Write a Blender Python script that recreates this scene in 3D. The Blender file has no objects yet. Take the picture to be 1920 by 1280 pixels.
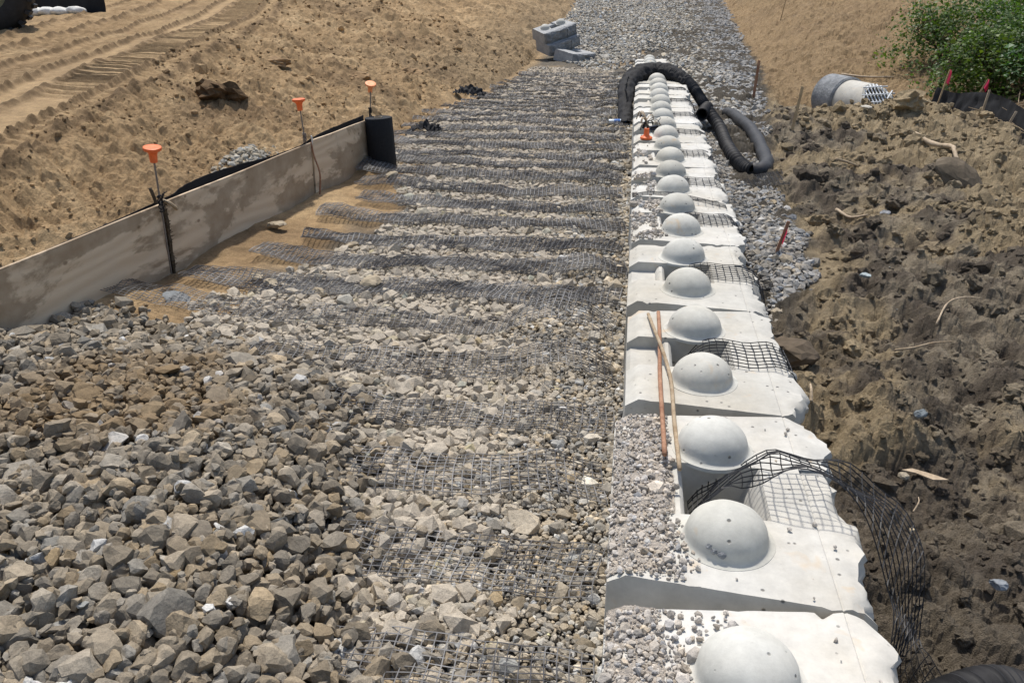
import bpy, bmesh, math, random
import numpy as np
from mathutils import Vector, Matrix

rng = np.random.default_rng(7)
random.seed(7)
SC = bpy.context.scene
COL = SC.collection
R = math.radians

# ------------------------------------------------------------------ camera
cam = bpy.data.cameras.new('camera')
cam.sensor_width = 36.0
cam.lens = 36.0 * 1570 / 1920
cam.clip_start = 0.05
cam.clip_end = 400
cam_o = bpy.data.objects.new('camera', cam)
COL.objects.link(cam_o)
PITCH, YAW = math.atan(713 / 1570), math.atan(238 / math.hypot(1570, 713))
CAM = np.array([0.10, 0.0, 1.75])
cam_o.location = CAM
cam_o.rotation_euler = (math.pi / 2 - PITCH, 0, YAW)
SC.camera = cam_o

# ------------------------------------------------------------------ sky, sun, exposure
SUN_EL, SUN_H = R(66), Vector((-0.36, 0.93, 0)).normalized()   # direction towards the sun
world = bpy.data.worlds.new('World')
SC.world = world
world.use_nodes = True
nt = world.node_tree
sky = nt.nodes.new('ShaderNodeTexSky')
sky.sky_type = 'NISHITA'
sky.sun_disc = False
sky.sun_elevation = SUN_EL
sky.sun_rotation = math.atan2(SUN_H.x, SUN_H.y)
sky.dust_density = 2.5
sky.air_density = 1.2
bg = nt.nodes['Background']
bg.inputs[1].default_value = 0.135
nt.links.new(sky.outputs[0], bg.inputs[0])
sl = bpy.data.lights.new('sun', 'SUN')
sl.energy = 4.0
sl.angle = R(3.0)
sl.color = (1.0, 0.95, 0.87)
sun_o = bpy.data.objects.new('sun', sl)
COL.objects.link(sun_o)
sd = Vector((SUN_H.x * math.cos(SUN_EL), SUN_H.y * math.cos(SUN_EL), math.sin(SUN_EL)))
sun_o.rotation_euler = sd.to_track_quat('Z', 'Y').to_euler()
SC.view_settings.view_transform = 'Standard'
SC.view_settings.look = 'None'
SC.view_settings.gamma = 1
SC.view_settings.exposure = 0.0
SC.render.engine = 'CYCLES'
SC.cycles.max_bounces = 6
SC.cycles.diffuse_bounces = 3
SC.cycles.use_denoising = True

# ------------------------------------------------------------------ noise
_perm = np.random.default_rng(3).permutation(4096).astype(np.int64)
_ga = np.random.default_rng(5).uniform(0, 2 * np.pi, 4096)
_gx, _gy = np.cos(_ga), np.sin(_ga)
_rv = np.random.default_rng(9).uniform(0, 1, 4096)
def _h(i, j, s=0):
    return _perm[(_perm[(i + s * 131) & 4095] + j) & 4095]
def noise(x, y, s=0):
    x, y = np.asarray(x, float), np.asarray(y, float)
    i, j = np.floor(x).astype(np.int64), np.floor(y).astype(np.int64)
    fx, fy = x - i, y - j
    u, v = fx * fx * fx * (fx * (fx * 6 - 15) + 10), fy * fy * fy * (fy * (fy * 6 - 15) + 10)
    def g(a, b):
        h = _h(i + a, j + b, s)
        return _gx[h] * (fx - a) + _gy[h] * (fy - b)
    n0 = g(0, 0) * (1 - u) + g(1, 0) * u
    n1 = g(0, 1) * (1 - u) + g(1, 1) * u
    return (n0 * (1 - v) + n1 * v) * 1.5
def fbm(x, y, o=4, s=0, gain=0.5):
    a, t, f = 1.0, 0.0, 1.0
    for k in range(o):
        t = t + a * noise(x * f + 17.3 * k, y * f - 9.1 * k, s + k)
        a *= gain
        f *= 2.03
    return t
def ridged(x, y, o=4, s=0):
    a, t, f = 1.0, 0.0, 1.0
    for k in range(o):
        t = t + a * (0.5 - np.abs(noise(x * f + 5.7 * k, y * f + 3.3 * k, s + k)))
        a *= 0.5
        f *= 2.1
    return t
def clods(x, y, s=0):
    """rounded lumps: a dome of random size in every cell, highest one wins"""
    i, j = np.floor(x).astype(np.int64), np.floor(y).astype(np.int64)
    out = np.zeros_like(np.asarray(x, float))
    for a in (-1, 0, 1):
        for b in (-1, 0, 1):
            h = _h(i + a, j + b, s)
            cx, cy = i + a + 0.15 + 0.7 * _rv[h], j + b + 0.15 + 0.7 * _rv[(h + 1) & 4095]
            r = 0.35 + 0.55 * _rv[(h + 2) & 4095]
            d2 = ((x - cx) ** 2 + (y - cy) ** 2) / (r * r)
            out = np.maximum(out, r * np.clip(1 - d2, 0, 1) ** 0.8)
    return out
def sstep(a, b, x):
    t = np.clip((np.asarray(x, float) - a) / (b - a), 0, 1)
    return t * t * (3 - 2 * t)
def mix(a, b, t):
    return a + (b - a) * t

# ------------------------------------------------------------------ materials
def newmat(name, rough=0.9, spec=0.3):
    m = bpy.data.materials.new(name)
    m.use_nodes = True
    b = m.node_tree.nodes['Principled BSDF']
    b.inputs['Roughness'].default_value = rough
    b.inputs['Specular IOR Level'].default_value = spec
    return m, m.node_tree, b
class N:
    def __init__(s, nt):
        s.nt = nt
    def node(s, typ, **kw):
        n = s.nt.nodes.new(typ)
        for k, v in kw.items():
            setattr(n, k, v)
        return n
    def link(s, a, b):
        s.nt.links.new(a, b)
    def pos(s):
        return s.node('ShaderNodeNewGeometry').outputs['Position']
    def objco(s):
        return s.node('ShaderNodeTexCoord').outputs['Object']
    def scaled(s, v, sc):
        n = s.node('ShaderNodeMapping')
        n.inputs['Scale'].default_value = sc
        s.link(v, n.inputs['Vector'])
        return n.outputs[0]
    def noise(s, vec, scale, detail=4, rough=0.55, dist=0.0):
        n = s.node('ShaderNodeTexNoise')
        n.inputs['Scale'].default_value = scale
        n.inputs['Detail'].default_value = detail
        n.inputs['Roughness'].default_value = rough
        n.inputs['Distortion'].default_value = dist
        s.link(vec, n.inputs['Vector'])
        return n.outputs['Fac']
    def voro(s, vec, scale, feature='F1', out='Distance'):
        n = s.node('ShaderNodeTexVoronoi', feature=feature)
        n.inputs['Scale'].default_value = scale
        s.link(vec, n.inputs['Vector'])
        return n.outputs[out]
    def ramp(s, fac, stops):
        n = s.node('ShaderNodeValToRGB')
        e = n.color_ramp.elements
        while len(e) < len(stops):
            e.new(0.5)
        for k, (p, c) in enumerate(stops):
            e[k].position = p
            e[k].color = (*c, 1) if len(c) == 3 else c
        s.link(fac, n.inputs[0])
        return n.outputs[0]
    def mixc(s, fac, a, b, mode='MIX'):
        n = s.node('ShaderNodeMix', data_type='RGBA', blend_type=mode)
        for k, v in ((0, fac), (6, a), (7, b)):
            if hasattr(v, 'is_linked'):
                s.link(v, n.inputs[k])
            else:
                n.inputs[k].default_value = v if k == 0 else (*v, 1)
        return n.outputs[2]
    def math(s, op, a, b=0.0):
        n = s.node('ShaderNodeMath', operation=op)
        for k, v in ((0, a), (1, b)):
            if hasattr(v, 'is_linked'):
                s.link(v, n.inputs[k])
            else:
                n.inputs[k].default_value = v
        return n.outputs[0]
    def attr(s, name):
        return s.node('ShaderNodeAttribute', attribute_name=name).outputs['Color']
    def bump(s, h, dist, strength=1.0, normal=None):
        n = s.node('ShaderNodeBump')
        n.inputs['Strength'].default_value = strength
        n.inputs['Distance'].default_value = dist
        s.link(h, n.inputs['Height'])
        if normal is not None:
            s.link(normal, n.inputs['Normal'])
        return n.outputs[0]
def G3(v):
    return (v, v, v)

def mat_ground(name, bump_scale, bump_d):
    m, nt, b = newmat(name, 0.95, 0.15)
    n = N(nt)
    p = n.pos()
    base = n.attr('col')
    f1 = n.ramp(n.noise(p, 9, 6, 0.65), [(0.3, G3(0.72)), (0.7, G3(1.22))])
    f2 = n.ramp(n.noise(p, 70, 4, 0.7), [(0.3, G3(0.75)), (0.72, G3(1.2))])
    c = n.mixc(1.0, n.mixc(1.0, base, f1, 'MULTIPLY'), f2, 'MULTIPLY')
    n.link(c, b.inputs['Base Color'])
    h = n.math('ADD', n.noise(p, bump_scale, 6, 0.7), n.math('MULTIPLY', n.noise(p, bump_scale * 4, 3, 0.6), 0.35))
    n.link(n.bump(h, bump_d), b.inputs['Normal'])
    return m
def mat_stone(name, src):
    m, nt, b = newmat(name, 0.9, 0.25)
    n = N(nt)
    p = n.pos() if src == 'attr' else n.objco()
    base = n.attr('col') if src == 'attr' else n.node('ShaderNodeObjectInfo').outputs['Color']
    sc = 45 if src == 'attr' else 3.0
    f1 = n.ramp(n.noise(p, sc, 6, 0.7), [(0.28, G3(0.66)), (0.72, G3(1.24))])
    f2 = n.ramp(n.noise(p, sc * 6, 3, 0.65), [(0.33, G3(0.78)), (0.7, G3(1.14))])
    c = n.mixc(1.0, n.mixc(1.0, base, f1, 'MULTIPLY'), f2, 'MULTIPLY')
    n.link(c, b.inputs['Base Color'])
    h = n.noise(p, sc * 2.2, 5, 0.65)
    n.link(n.bump(h, 0.006, 0.8), b.inputs['Normal'])
    return m
def mat_concrete(name, base, yellow=0.25, holes=True):
    m, nt, b = newmat(name, 0.8, 0.3)
    n = N(nt)
    p = n.pos()
    c = n.mixc(n.math('MULTIPLY', n.ramp(n.noise(p, 1.7, 5, 0.6), [(0.42, G3(0)), (0.72, G3(1))]), yellow), base, (0.50, 0.43, 0.31))
    f = n.ramp(n.noise(p, 11, 8, 0.75), [(0.25, G3(0.76)), (0.72, G3(1.08))])
    c = n.mixc(1.0, c, f, 'MULTIPLY')
    inf = n.node('ShaderNodeObjectInfo').outputs['Random']
    c = n.mixc(1.0, c, n.ramp(inf, [(0.0, (0.86, 0.85, 0.82)), (1.0, (1.04, 1.04, 1.04))]), 'MULTIPLY')
    f3 = n.ramp(n.noise(p, 2.3, 4, 0.6), [(0.3, G3(0.88)), (0.65, G3(1.04))])
    c = n.mixc(1.0, c, f3, 'MULTIPLY')
    # brown smears
    st = n.ramp(n.noise(p, 6.5, 3, 0.6, 0.6), [(0.63, G3(0)), (0.74, G3(0.45))])
    c = n.mixc(st, c, (0.55, 0.38, 0.2))
    h = n.math('MULTIPLY', n.noise(p, 60, 5, 0.7), 0.3)
    if holes:
        v = n.voro(p, 19)
        pit = n.ramp(v, [(0.08, G3(1)), (0.15, G3(0))])
        gate = n.ramp(n.noise(p, 9, 2), [(0.45, G3(0)), (0.51, G3(1))])
        pit = n.mixc(1.0, pit, gate, 'MULTIPLY')
        c = n.mixc(pit, c, (0.17, 0.165, 0.15))
        h = n.math('SUBTRACT', h, n.math('MULTIPLY', pit, 1.2))
    n.link(c, b.inputs['Base Color'])
    n.link(n.bump(h, 0.004, 0.7), b.inputs['Normal'])
    return m
def mat_plain(name, c, rough=0.6, spec=0.4, var=0.25, scale=30, bump=0.002, metal=0.0, obj=False):
    m, nt, b = newmat(name, rough, spec)
    n = N(nt)
    p = n.objco() if obj else n.pos()
    f = n.ramp(n.noise(p, scale, 5, 0.65), [(0.3, G3(1 - var)), (0.7, G3(1 + var))])
    n.link(n.mixc(1.0, c, f, 'MULTIPLY'), b.inputs['Base Color'])
    b.inputs['Metallic'].default_value = metal
    if bump:
        n.link(n.bump(n.noise(p, scale * 2, 4, 0.6), bump), b.inputs['Normal'])
    return m
def mat_two(name, c1, c2, scale, lo, hi, rough=0.8, spec=0.3, bump=0.003, stretch=(1, 1, 1), obj=True):
    m, nt, b = newmat(name, rough, spec)
    n = N(nt)
    p = n.scaled(n.objco() if obj else n.pos(), stretch)
    f = n.ramp(n.noise(p, scale, 6, 0.65, 0.4), [(lo, G3(0)), (hi, G3(1))])
    c = n.mixc(f, c1, c2)
    f2 = n.ramp(n.noise(p, scale * 7, 3), [(0.3, G3(0.82)), (0.7, G3(1.12))])
    n.link(n.mixc(1.0, c, f2, 'MULTIPLY'), b.inputs['Base Color'])
    if bump:
        n.link(n.bump(n.noise(p, scale * 5, 4, 0.65), bump), b.inputs['Normal'])
    return m
def mat_plywood():
    m, nt, b = newmat('plywood', 0.85, 0.2)
    n = N(nt)
    co = n.objco()
    info = n.node('ShaderNodeObjectInfo').outputs['Random']
    off = n.node('ShaderNodeVectorMath', operation='ADD')
    comb = n.node('ShaderNodeCombineXYZ')
    n.link(n.math('MULTIPLY', info, 13.7), comb.inputs[1])
    n.link(co, off.inputs[0])
    n.link(comb.outputs[0], off.inputs[1])
    p = off.outputs[0]
    w = n.node('ShaderNodeTexWave', wave_type='BANDS', bands_direction='Z')
    w.inputs['Scale'].default_value = 2.6
    w.inputs['Distortion'].default_value = 16
    w.inputs['Detail'].default_value = 3
    w.inputs['Detail Scale'].default_value = 0.6
    n.link(n.scaled(p, (1, 0.28, 1)), w.inputs['Vector'])
    c = n.mixc(w.outputs['Fac'], (0.58, 0.45, 0.315), (0.68, 0.55, 0.40))
    # wet / muddy stains drawn out along the sheet
    wet = n.ramp(n.noise(n.scaled(p, (1, 0.7, 1.9)), 1.25, 7, 0.62, 0.25), [(0.475, G3(0)), (0.515, G3(1))])
    c = n.mixc(n.math('MULTIPLY', wet, 0.72), c, (0.22, 0.155, 0.095))
    dust = n.ramp(n.noise(p, 3, 5, 0.7), [(0.4, G3(0)), (0.75, G3(0.55))])
    c = n.mixc(dust, c, (0.60, 0.50, 0.38))
    k = n.ramp(n.voro(n.scaled(p, (1, 1, 1.6)), 3.4), [(0.05, G3(1)), (0.09, G3(0))])
    c = n.mixc(n.math('MULTIPLY', k, 0.7), c, (0.16, 0.10, 0.06))
    n.link(c, b.inputs['Base Color'])
    n.link(n.bump(n.math('ADD', n.math('MULTIPLY', w.outputs['Fac'], 0.4), n.noise(n.scaled(p, (1, 0.2, 1)), 60, 4)), 0.002), b.inputs['Normal'])
    return m
M = dict(
    sand=mat_ground('sand', 38, 0.02),
    mud=mat_ground('mud', 55, 0.03),
    stone=mat_stone('crushed_stone', 'attr'),
    stone_o=mat_stone('single_stone', 'obj'),
    conc=mat_concrete('cast_concrete', (0.625, 0.615, 0.58), 0.42),
    dome=mat_concrete('dome_concrete', (0.60, 0.595, 0.55), 0.35),
    greyconc=mat_two('weathered_concrete', (0.30, 0.31, 0.32), (0.46, 0.46, 0.45), 7, 0.35, 0.7, bump=0.01),
    dark=mat_two('split_face_concrete', (0.16, 0.17, 0.18), (0.34, 0.35, 0.36), 6, 0.35, 0.7, bump=0.02),
    grid=mat_two('geogrid_polymer', (0.018, 0.018, 0.02), (0.035, 0.035, 0.038), 9, 0.4, 0.6, 0.55, 0.4, 0, obj=False),
    gridg=mat_two('dusty_geogrid', (0.05, 0.05, 0.056), (0.27, 0.265, 0.26), 2.6, 0.40, 0.66, 0.7, 0.3, 0, obj=False),
    fabric=mat_plain('woven_fabric', (0.016, 0.016, 0.018), 0.75, 0.25, 0.3, 60, 0.003),
    rubber=mat_plain('black_pipe', (0.022, 0.022, 0.024), 0.65, 0.3, 0.3, 14, 0.001),
    sock=mat_plain('pipe_sock', (0.035, 0.035, 0.038), 0.6, 0.35, 0.35, 9, 0.004),
    rebar=mat_two('rusty_steel', (0.25, 0.12, 0.07), (0.42, 0.24, 0.15), 14, 0.35, 0.65, 0.8),
    steel=mat_plain('dull_steel', (0.20, 0.17, 0.15), 0.6, 0.5, 0.3, 40, 0.001),
    galv=mat_plain('galvanised_bar', (0.62, 0.65, 0.68), 0.45, 0.5, 0.12, 40, 0.0005),
    orange=mat_plain('orange_plastic', (0.86, 0.17, 0.045), 0.5, 0.4, 0.12, 25, 0.0005),
    orangef=mat_plain('faded_orange_plastic', (0.88, 0.33, 0.14), 0.55, 0.4, 0.1, 25, 0.0005),
    ply=mat_plywood(),
    stake=mat_two('stake_wood', (0.42, 0.28, 0.15), (0.58, 0.43, 0.26), 12, 0.35, 0.65, 0.85, 0.2, 0.002, (1, 1, 0.2)),
    stick=mat_two('stick_wood', (0.30, 0.22, 0.14), (0.46, 0.37, 0.26), 18, 0.35, 0.65, 0.9, 0.2, 0.003),
    palewood=mat_two('pale_wood', (0.36, 0.28, 0.19), (0.50, 0.40, 0.29), 10, 0.35, 0.65, 0.85, 0.2, 0.002),
    flag=mat_plain('flagging_tape', (0.90, 0.05, 0.13), 0.5, 0.3, 0.1, 30, 0),
    bark=mat_two('bark', (0.06, 0.045, 0.03), (0.13, 0.10, 0.07), 20, 0.35, 0.65, 0.95, 0.1, 0.004),
    bag=mat_plain('white_sandbag', (0.70, 0.69, 0.65), 0.8, 0.2, 0.15, 20, 0.004),
    clod=mat_two('dark_soil', (0.075, 0.048, 0.028), (0.19, 0.125, 0.07), 9, 0.35, 0.65, 0.95, 0.1, 0.02),
    plastic=mat_plain('bottle_plastic', (0.72, 0.80, 0.86), 0.25, 0.5, 0.1, 40, 0),
    blue=mat_plain('blue_label', (0.05, 0.17, 0.50), 0.4, 0.4, 0.15, 40, 0),
    navy=mat_plain('navy_plastic', (0.015, 0.02, 0.05), 0.4, 0.4, 0.15, 40, 0),
    tie=mat_two('mixed_strap', (0.03, 0.028, 0.026), (0.35, 0.28, 0.2), 25, 0.48, 0.56, 0.7, 0.3, 0, obj=False),
    olive=mat_plain('olive_rim', (0.25, 0.24, 0.15), 0.7, 0.3, 0.25, 8, 0.002),
)
def mat_leaf():
    m, nt, b = newmat('leaf', 0.5, 0.35)
    n = N(nt)
    n.link(n.attr('col'), b.inputs['Base Color'])
    tr = n.node('ShaderNodeBsdfTranslucent')
    n.link(n.mixc(1.0, n.attr('col'), (1.3, 1.5, 0.5), 'MULTIPLY'), tr.inputs[0])
    mx = n.node('ShaderNodeMixShader')
    mx.inputs[0].default_value = 0.3
    n.link(b.outputs[0], mx.inputs[1])
    n.link(tr.outputs[0], mx.inputs[2])
    n.link(mx.outputs[0], nt.nodes['Material Output'].inputs[0])
    return m
M['leaf'] = mat_leaf()

# ------------------------------------------------------------------ object helpers
def tag(o, label=None, cat=None, group=None, kind=None):
    if label: o['label'] = label
    if cat: o['category'] = cat
    if group: o['group'] = group
    if kind: o['kind'] = kind
    return o
def empty(name, loc=(0, 0, 0), rz=0):
    o = bpy.data.objects.new(name, None)
    o.empty_display_size = 0.1
    o.location = loc
    o.rotation_euler = (0, 0, rz)
    COL.objects.link(o)
    return o
def link(name, me, mat=None, parent=None):
    o = bpy.data.objects.new(name, me)
    if mat is not None and not me.materials:
        me.materials.append(M[mat] if isinstance(mat, str) else mat)
    COL.objects.link(o)
    if parent is not None:
        o.parent = parent
    return o
def mesh_np(name, V, F, col=None, smooth=False):
    """V (n,3), F (m,k) with equal-size faces; col (n,3) per vertex"""
    me = bpy.data.meshes.new(name)
    V = np.ascontiguousarray(V, np.float32)
    F = np.ascontiguousarray(F, np.int32)
    k = F.shape[1]
    me.vertices.add(len(V))
    me.vertices.foreach_set('co', V.ravel())
    me.loops.add(F.size)
    me.loops.foreach_set('vertex_index', F.ravel())
    me.polygons.add(len(F))
    me.polygons.foreach_set('loop_start', np.arange(0, F.size, k, dtype=np.int32))
    me.polygons.foreach_set('use_smooth', np.full(len(F), bool(smooth)))
    me.update(calc_edges=True)
    if col is not None:
        a = me.attributes.new('col', 'FLOAT_COLOR', 'POINT')
        c = np.ones((len(V), 4), np.float32)
        c[:, :3] = col
        a.data.foreach_set('color', c.ravel())
    return me
class MB:
    """collects quads and triangles for one mesh"""
    def __init__(s):
        s.v, s.f = [], []
    def add(s, V, F):
        o = len(s.v)
        s.v.extend([tuple(map(float, p)) for p in V])
        s.f.extend([tuple(int(i) + o for i in f) for f in F])
        return s
    def box(s, lo, hi, rot=None, off=(0, 0, 0)):
        x0, y0, z0 = lo
        x1, y1, z1 = hi
        V = [Vector(p) for p in ((x0, y0, z0), (x1, y0, z0), (x1, y1, z0), (x0, y1, z0), (x0, y0, z1), (x1, y0, z1), (x1, y1, z1), (x0, y1, z1))]
        if rot is not None:
            V = [rot @ p for p in V]
        V = [p + Vector(off) for p in V]
        return s.add(V, [(0, 3, 2, 1), (4, 5, 6, 7), (0, 1, 5, 4), (1, 2, 6, 5), (2, 3, 7, 6), (3, 0, 4, 7)])
    def tube(s, pts, rad, n=8, cap=True, squash=1.0, up=None):
        pts = [Vector(p) for p in pts]
        if not hasattr(rad, '__len__'):
            rad = [rad] * len(pts)
        nrm = None
        rings = []
        for i, p in enumerate(pts):
            t = (pts[min(i + 1, len(pts) - 1)] - pts[max(i - 1, 0)]).normalized()
            if nrm is None:
                ref = Vector(up) if up else (Vector((0, 0, 1)) if abs(t.z) < 0.9 else Vector((1, 0, 0)))
                nrm = (ref - t * ref.dot(t)).normalized()
            else:
                nrm = (nrm - t * nrm.dot(t)).normalized()
            bn = t.cross(nrm)
            rings.append([p + (nrm * math.cos(a) * squash + bn * math.sin(a)) * rad[i] for a in (2 * math.pi * k / n for k in range(n))])
        V = [q for r in rings for q in r]
        F = []
        for i in range(len(pts) - 1):
            for k in range(n):
                a, b = i * n + k, i * n + (k + 1) % n
                F.append((a, b, b + n, a + n))
        if cap:
            F.append(tuple(range(n - 1, -1, -1)))
            F.append(tuple(range((len(pts) - 1) * n, len(pts) * n)))
        return s.add(V, F)
    def lathe(s, prof, n=20, rot=None, off=(0, 0, 0), cap=False):
        V, F = [], []
        for r, z in prof:
            for k in range(n):
                a = 2 * math.pi * k / n
                p = Vector((r * math.cos(a), r * math.sin(a), z))
                if rot is not None:
                    p = rot @ p
                V.append(p + Vector(off))
        for i in range(len(prof) - 1):
            for k in range(n):
                a, b = i * n + k, i * n + (k + 1) % n
                F.append((a, b, b + n, a + n))
        if cap:
            F.append(tuple(range(n - 1, -1, -1)))
            F.append(tuple(range((len(prof) - 1) * n, len(prof) * n)))
        return s.add(V, F)
    def mesh(s, name, smooth=False, auto=None):
        me = bpy.data.meshes.new(name)
        me.from_pydata(s.v, [], s.f)
        me.update()
        if smooth:
            me.polygons.foreach_set('use_smooth', [True] * len(me.polygons))
            if auto:
                me.set_sharp_from_angle(angle=R(auto))
        return me
    def build(s, name, mat, parent=None, smooth=False, auto=None):
        return link(name, s.mesh(name, smooth, auto), mat, parent)
def spline(pts, n):
    """Catmull-Rom through the points, n samples"""
    P = np.asarray(pts, float)
    P = np.vstack([2 * P[0] - P[1], P, 2 * P[-1] - P[-2]])
    t = np.linspace(0, len(P) - 3 - 1e-9, n)
    i = np.floor(t).astype(int)
    f = (t - i)[:, None]
    a, b, c, d = P[i], P[i + 1], P[i + 2], P[i + 3]
    return 0.5 * (2 * b + (c - a) * f + (2 * a - 5 * b + 4 * c - d) * f ** 2 + (3 * b - a - 3 * c + d) * f ** 3)

# ------------------------------------------------------------------ terrain
def softp(t, k=1.0):
    return 0.5 * (t + np.sqrt(t * t + k * k))
def ramp_z(y):
    y = np.asarray(y, float)
    return -0.43 * np.clip((y - 13.5) / 7.0, 0, 1) + 0.05 * softp(y - 27, 2.0) - 0.05 * softp(-27.0, 2.0)
CREST_Y, CREST_X = [-10, 2, 5.8, 7.4, 10, 13.2, 21.7, 40, 90], [-4.2, -4.2, -4.6, -4.95, -5.65, -6.25, -8.6, -13, -25]
TOE_Y, TOE_X = [9.0, 9.8, 12.2, 16, 22, 25.6, 30, 90], [-3.1, -3.2, -3.2, -3.0, -2.95, -2.8, -2.85, -2.7]
def board_x(y):
    return -3.33 + 0.115 * (y - 5.69)
def crest_x(y):
    return np.interp(y, CREST_Y, CREST_X)
def plateau_z(y):
    return 0.45 + 0.03 * np.clip(y - 5, -4, 12) + 0.055 * np.clip(y - 17, 0, 60)
def pile_h(x, y):
    """extra height of the heap of coarse stone"""
    e = np.interp(y, [-3, 1.9, 2.74, 4.0, 4.5, 4.9], [-0.25, -0.42, -0.78, -1.12, -1.75, -3.2])
    a = sstep(0, 1.0, e - x) * sstep(5.0, 2.9, y + 0.06 * (x + 2))
    return 0.27 * a * (1 + 0.25 * noise(x * 0.9, y * 0.9, 40))
def H(x, y):
    x, y = np.asarray(x, float), np.asarray(y, float)
    fl = -0.47 + ramp_z(y)
    zp = plateau_z(y)
    xc, xb = crest_x(y), board_x(y)
    # bank held by the boards
    t = np.clip((xb - 0.05 - x) / (xb - 0.05 - xc), 0, 1)
    bankA = np.where(x < xb - 0.05, mix(0.02, zp, t ** 1.15), fl + 0.10 * sstep(1.2, 0.0, x - xb) * (0.5 + noise(x * 1.3, y * 1.1, 21)))
    # open bank beyond the boards
    xt = np.interp(y, TOE_Y, TOE_X)
    t2 = np.clip((xt - x) / np.maximum(xt - xc, 0.5), 0, 1)
    bankB = mix(fl, zp, mix(t2, np.sqrt(t2 + 1e-9), 0.35))
    zl = mix(bankA, bankB, sstep(9.45, 10.2, y))
    bank = sstep(0, 0.5, np.where(y < 9.7, xb - 0.1, xt) - x)
    slope = bank * sstep(-0.3, 0.6, x - xc)
    zl = zl + slope * (0.13 * fbm(x * 0.9, y * 0.7, 3, 11) + 0.05 * (ridged((x * 0.8 + y * 0.35) * 1.6, (y - x * .4) * 0.5, 3, 15) - 0.5))
    zl = zl + bank * (1 - sstep(-0.3, 0.6, x - xc)) * 0.05 * fbm(x * 0.5, y * 0.35, 3, 13)
    zl = zl - 0.03 * fbm(x * 0.8, y * 0.8, 3, 23) * (1 - bank) * sstep(-0.1, -0.6, x)
    # right hand side: mud, trench in front of the culvert, rising sandy slope behind
    zr = fl - 0.06 * sstep(17, 13, y)
    mudm = sstep(1.45, 2.3, x + 0.9 * sstep(6.4, 5.4, y)) * sstep(17.5, 15, y)
    zr = zr + mudm * (0.012 * (x - 1.5) + 0.15 * fbm(x * 0.75, y * 0.6, 3, 31) + 0.02)
    ridge = np.exp(-((y - 13.6 - 0.12 * (x - 4)) / 0.8) ** 2) * sstep(2.2, 3.2, x) * sstep(5.3, 4.3, x)
    zr = zr + 0.14 * ridge
    tr = np.exp(-((y - 16.6) / 1.35) ** 2) * sstep(2.55, 3.3, x) * sstep(6.4, 5.2, x)
    zr = zr - 0.55 * tr
    far = sstep(16.6, 18.6, y)
    zr = zr + 0.07 * np.clip(y - 17, 0, 80) * sstep(3.2, 5.5, x - 0.04 * (y - 17)) + far * sstep(2.8, 4.0, x - 0.04 * (y - 17)) * (0.05 + 0.12 * fbm(x * 0.5, y * 0.5, 3, 33))
    zr = zr + sstep(5.7, 9, x) * 0.55 + np.clip(x - 9, 0, 30) * 0.12
    side = sstep(0.2, 0.7, x)
    return mix(zl, zr, side)
def gz(x, y):
    return float(H(np.array([x]), np.array([y]))[0])

TRK = ((-1.86, 0.032, 0.075), (-1.13, 0.036, 0.085), (-0.78, 0.05, 0.05), (-0.13, 0.032, 0.07), (0.22, 0.045, 0.075), (-2.65, 0.04, 0.06), (-3.4, 0.05, 0.06))
def micro_left(x, y):
    xc, xb = crest_x(y), board_x(y)
    s = x - xc
    xt = np.interp(y, TOE_Y, TOE_X)
    bank = sstep(0.02, 0.15, np.where(y < 9.7, xb - 0.05, xt) - x)
    slope = bank * sstep(-0.1, 0.35, s)
    z = slope * (0.06 * fbm(x * 3.5, y * 3.5, 5, 51, 0.6) + 0.045 * clods(x * 6.5, y * 6.5, 52) * (0.4 + sstep(-.2, .5, noise(x * .8, y * .8, 53))) + 0.024 * clods(x * 15, y * 15, 54) + 0.014 * clods(x * 31, y * 31, 56) * sstep(11, 8, y))
    z += slope * 0.12 * clods(x * 2.2, y * 2.2, 57) * sstep(0.15, 0.5, noise(x * 0.6, y * 0.6, 58))
    # downslope runnels
    z += slope * 0.03 * noise((y + 0.35 * x) * 5.5, x * 0.8, 55)
    plat = bank * (1 - sstep(-0.1, 0.35, s))
    z += plat * (0.008 * fbm(x * 5, y * 5, 3, 61))
    # tracked-vehicle prints, running along the crest
    def band(a, b, e=0.05):
        return sstep(a - e, a + e, s) * sstep(b + e, b - e, s)
    per = 0.19
    ph = (y + 0.15 * noise(y * 0.7, y * 0, 62)) / per
    bar = np.abs((ph % 1.0) - 0.5) * 2
    z += plat * band(-0.72, -0.18) * sstep(7.6, 9.0, y) * (0.085 * sstep(0.40, 0.75, bar) - 0.06)
    bar2 = np.abs((((y + 0.2 * s) / 0.15) % 1.0) - 0.5) * 2
    for a, b in ((-1.75, -1.2), (-2.55, -2.0), (-0.1, 0.16)):
        z += plat * band(a, b) * (0.030 * sstep(0.35, 0.7, bar2) - 0.04)
    for c, w, hh in TRK:
        sw = s + 0.05 * noise(y * 0.6, 0 * y + c, 63)
        lump = 0.55 + 0.45 * np.clip(0.5 + 1.6 * noise(y * 8, 0 * y + c * 7, 64), 0, 1)
        z += (plat + slope * 0.4) * hh * np.exp(-((sw - c) / w) ** 2) * lump
    rough = plat * sstep(-1.9, -2.8, s)
    z += rough * (0.045 * clods(x * 1.6 + .3 * y, y * 3.8, 65) + 0.03 * fbm(x * 3, y * 5, 3, 66))
    # sand in front of the boards
    fill = (1 - bank)
    z += fill * (0.012 * fbm(x * 5, y * 5, 3, 71) + 0.02 * clods(x * 6, y * 6, 72) * sstep(0.1, 0.5, noise(x * 1.3, y * 1.3, 73)))
    return z
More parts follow.
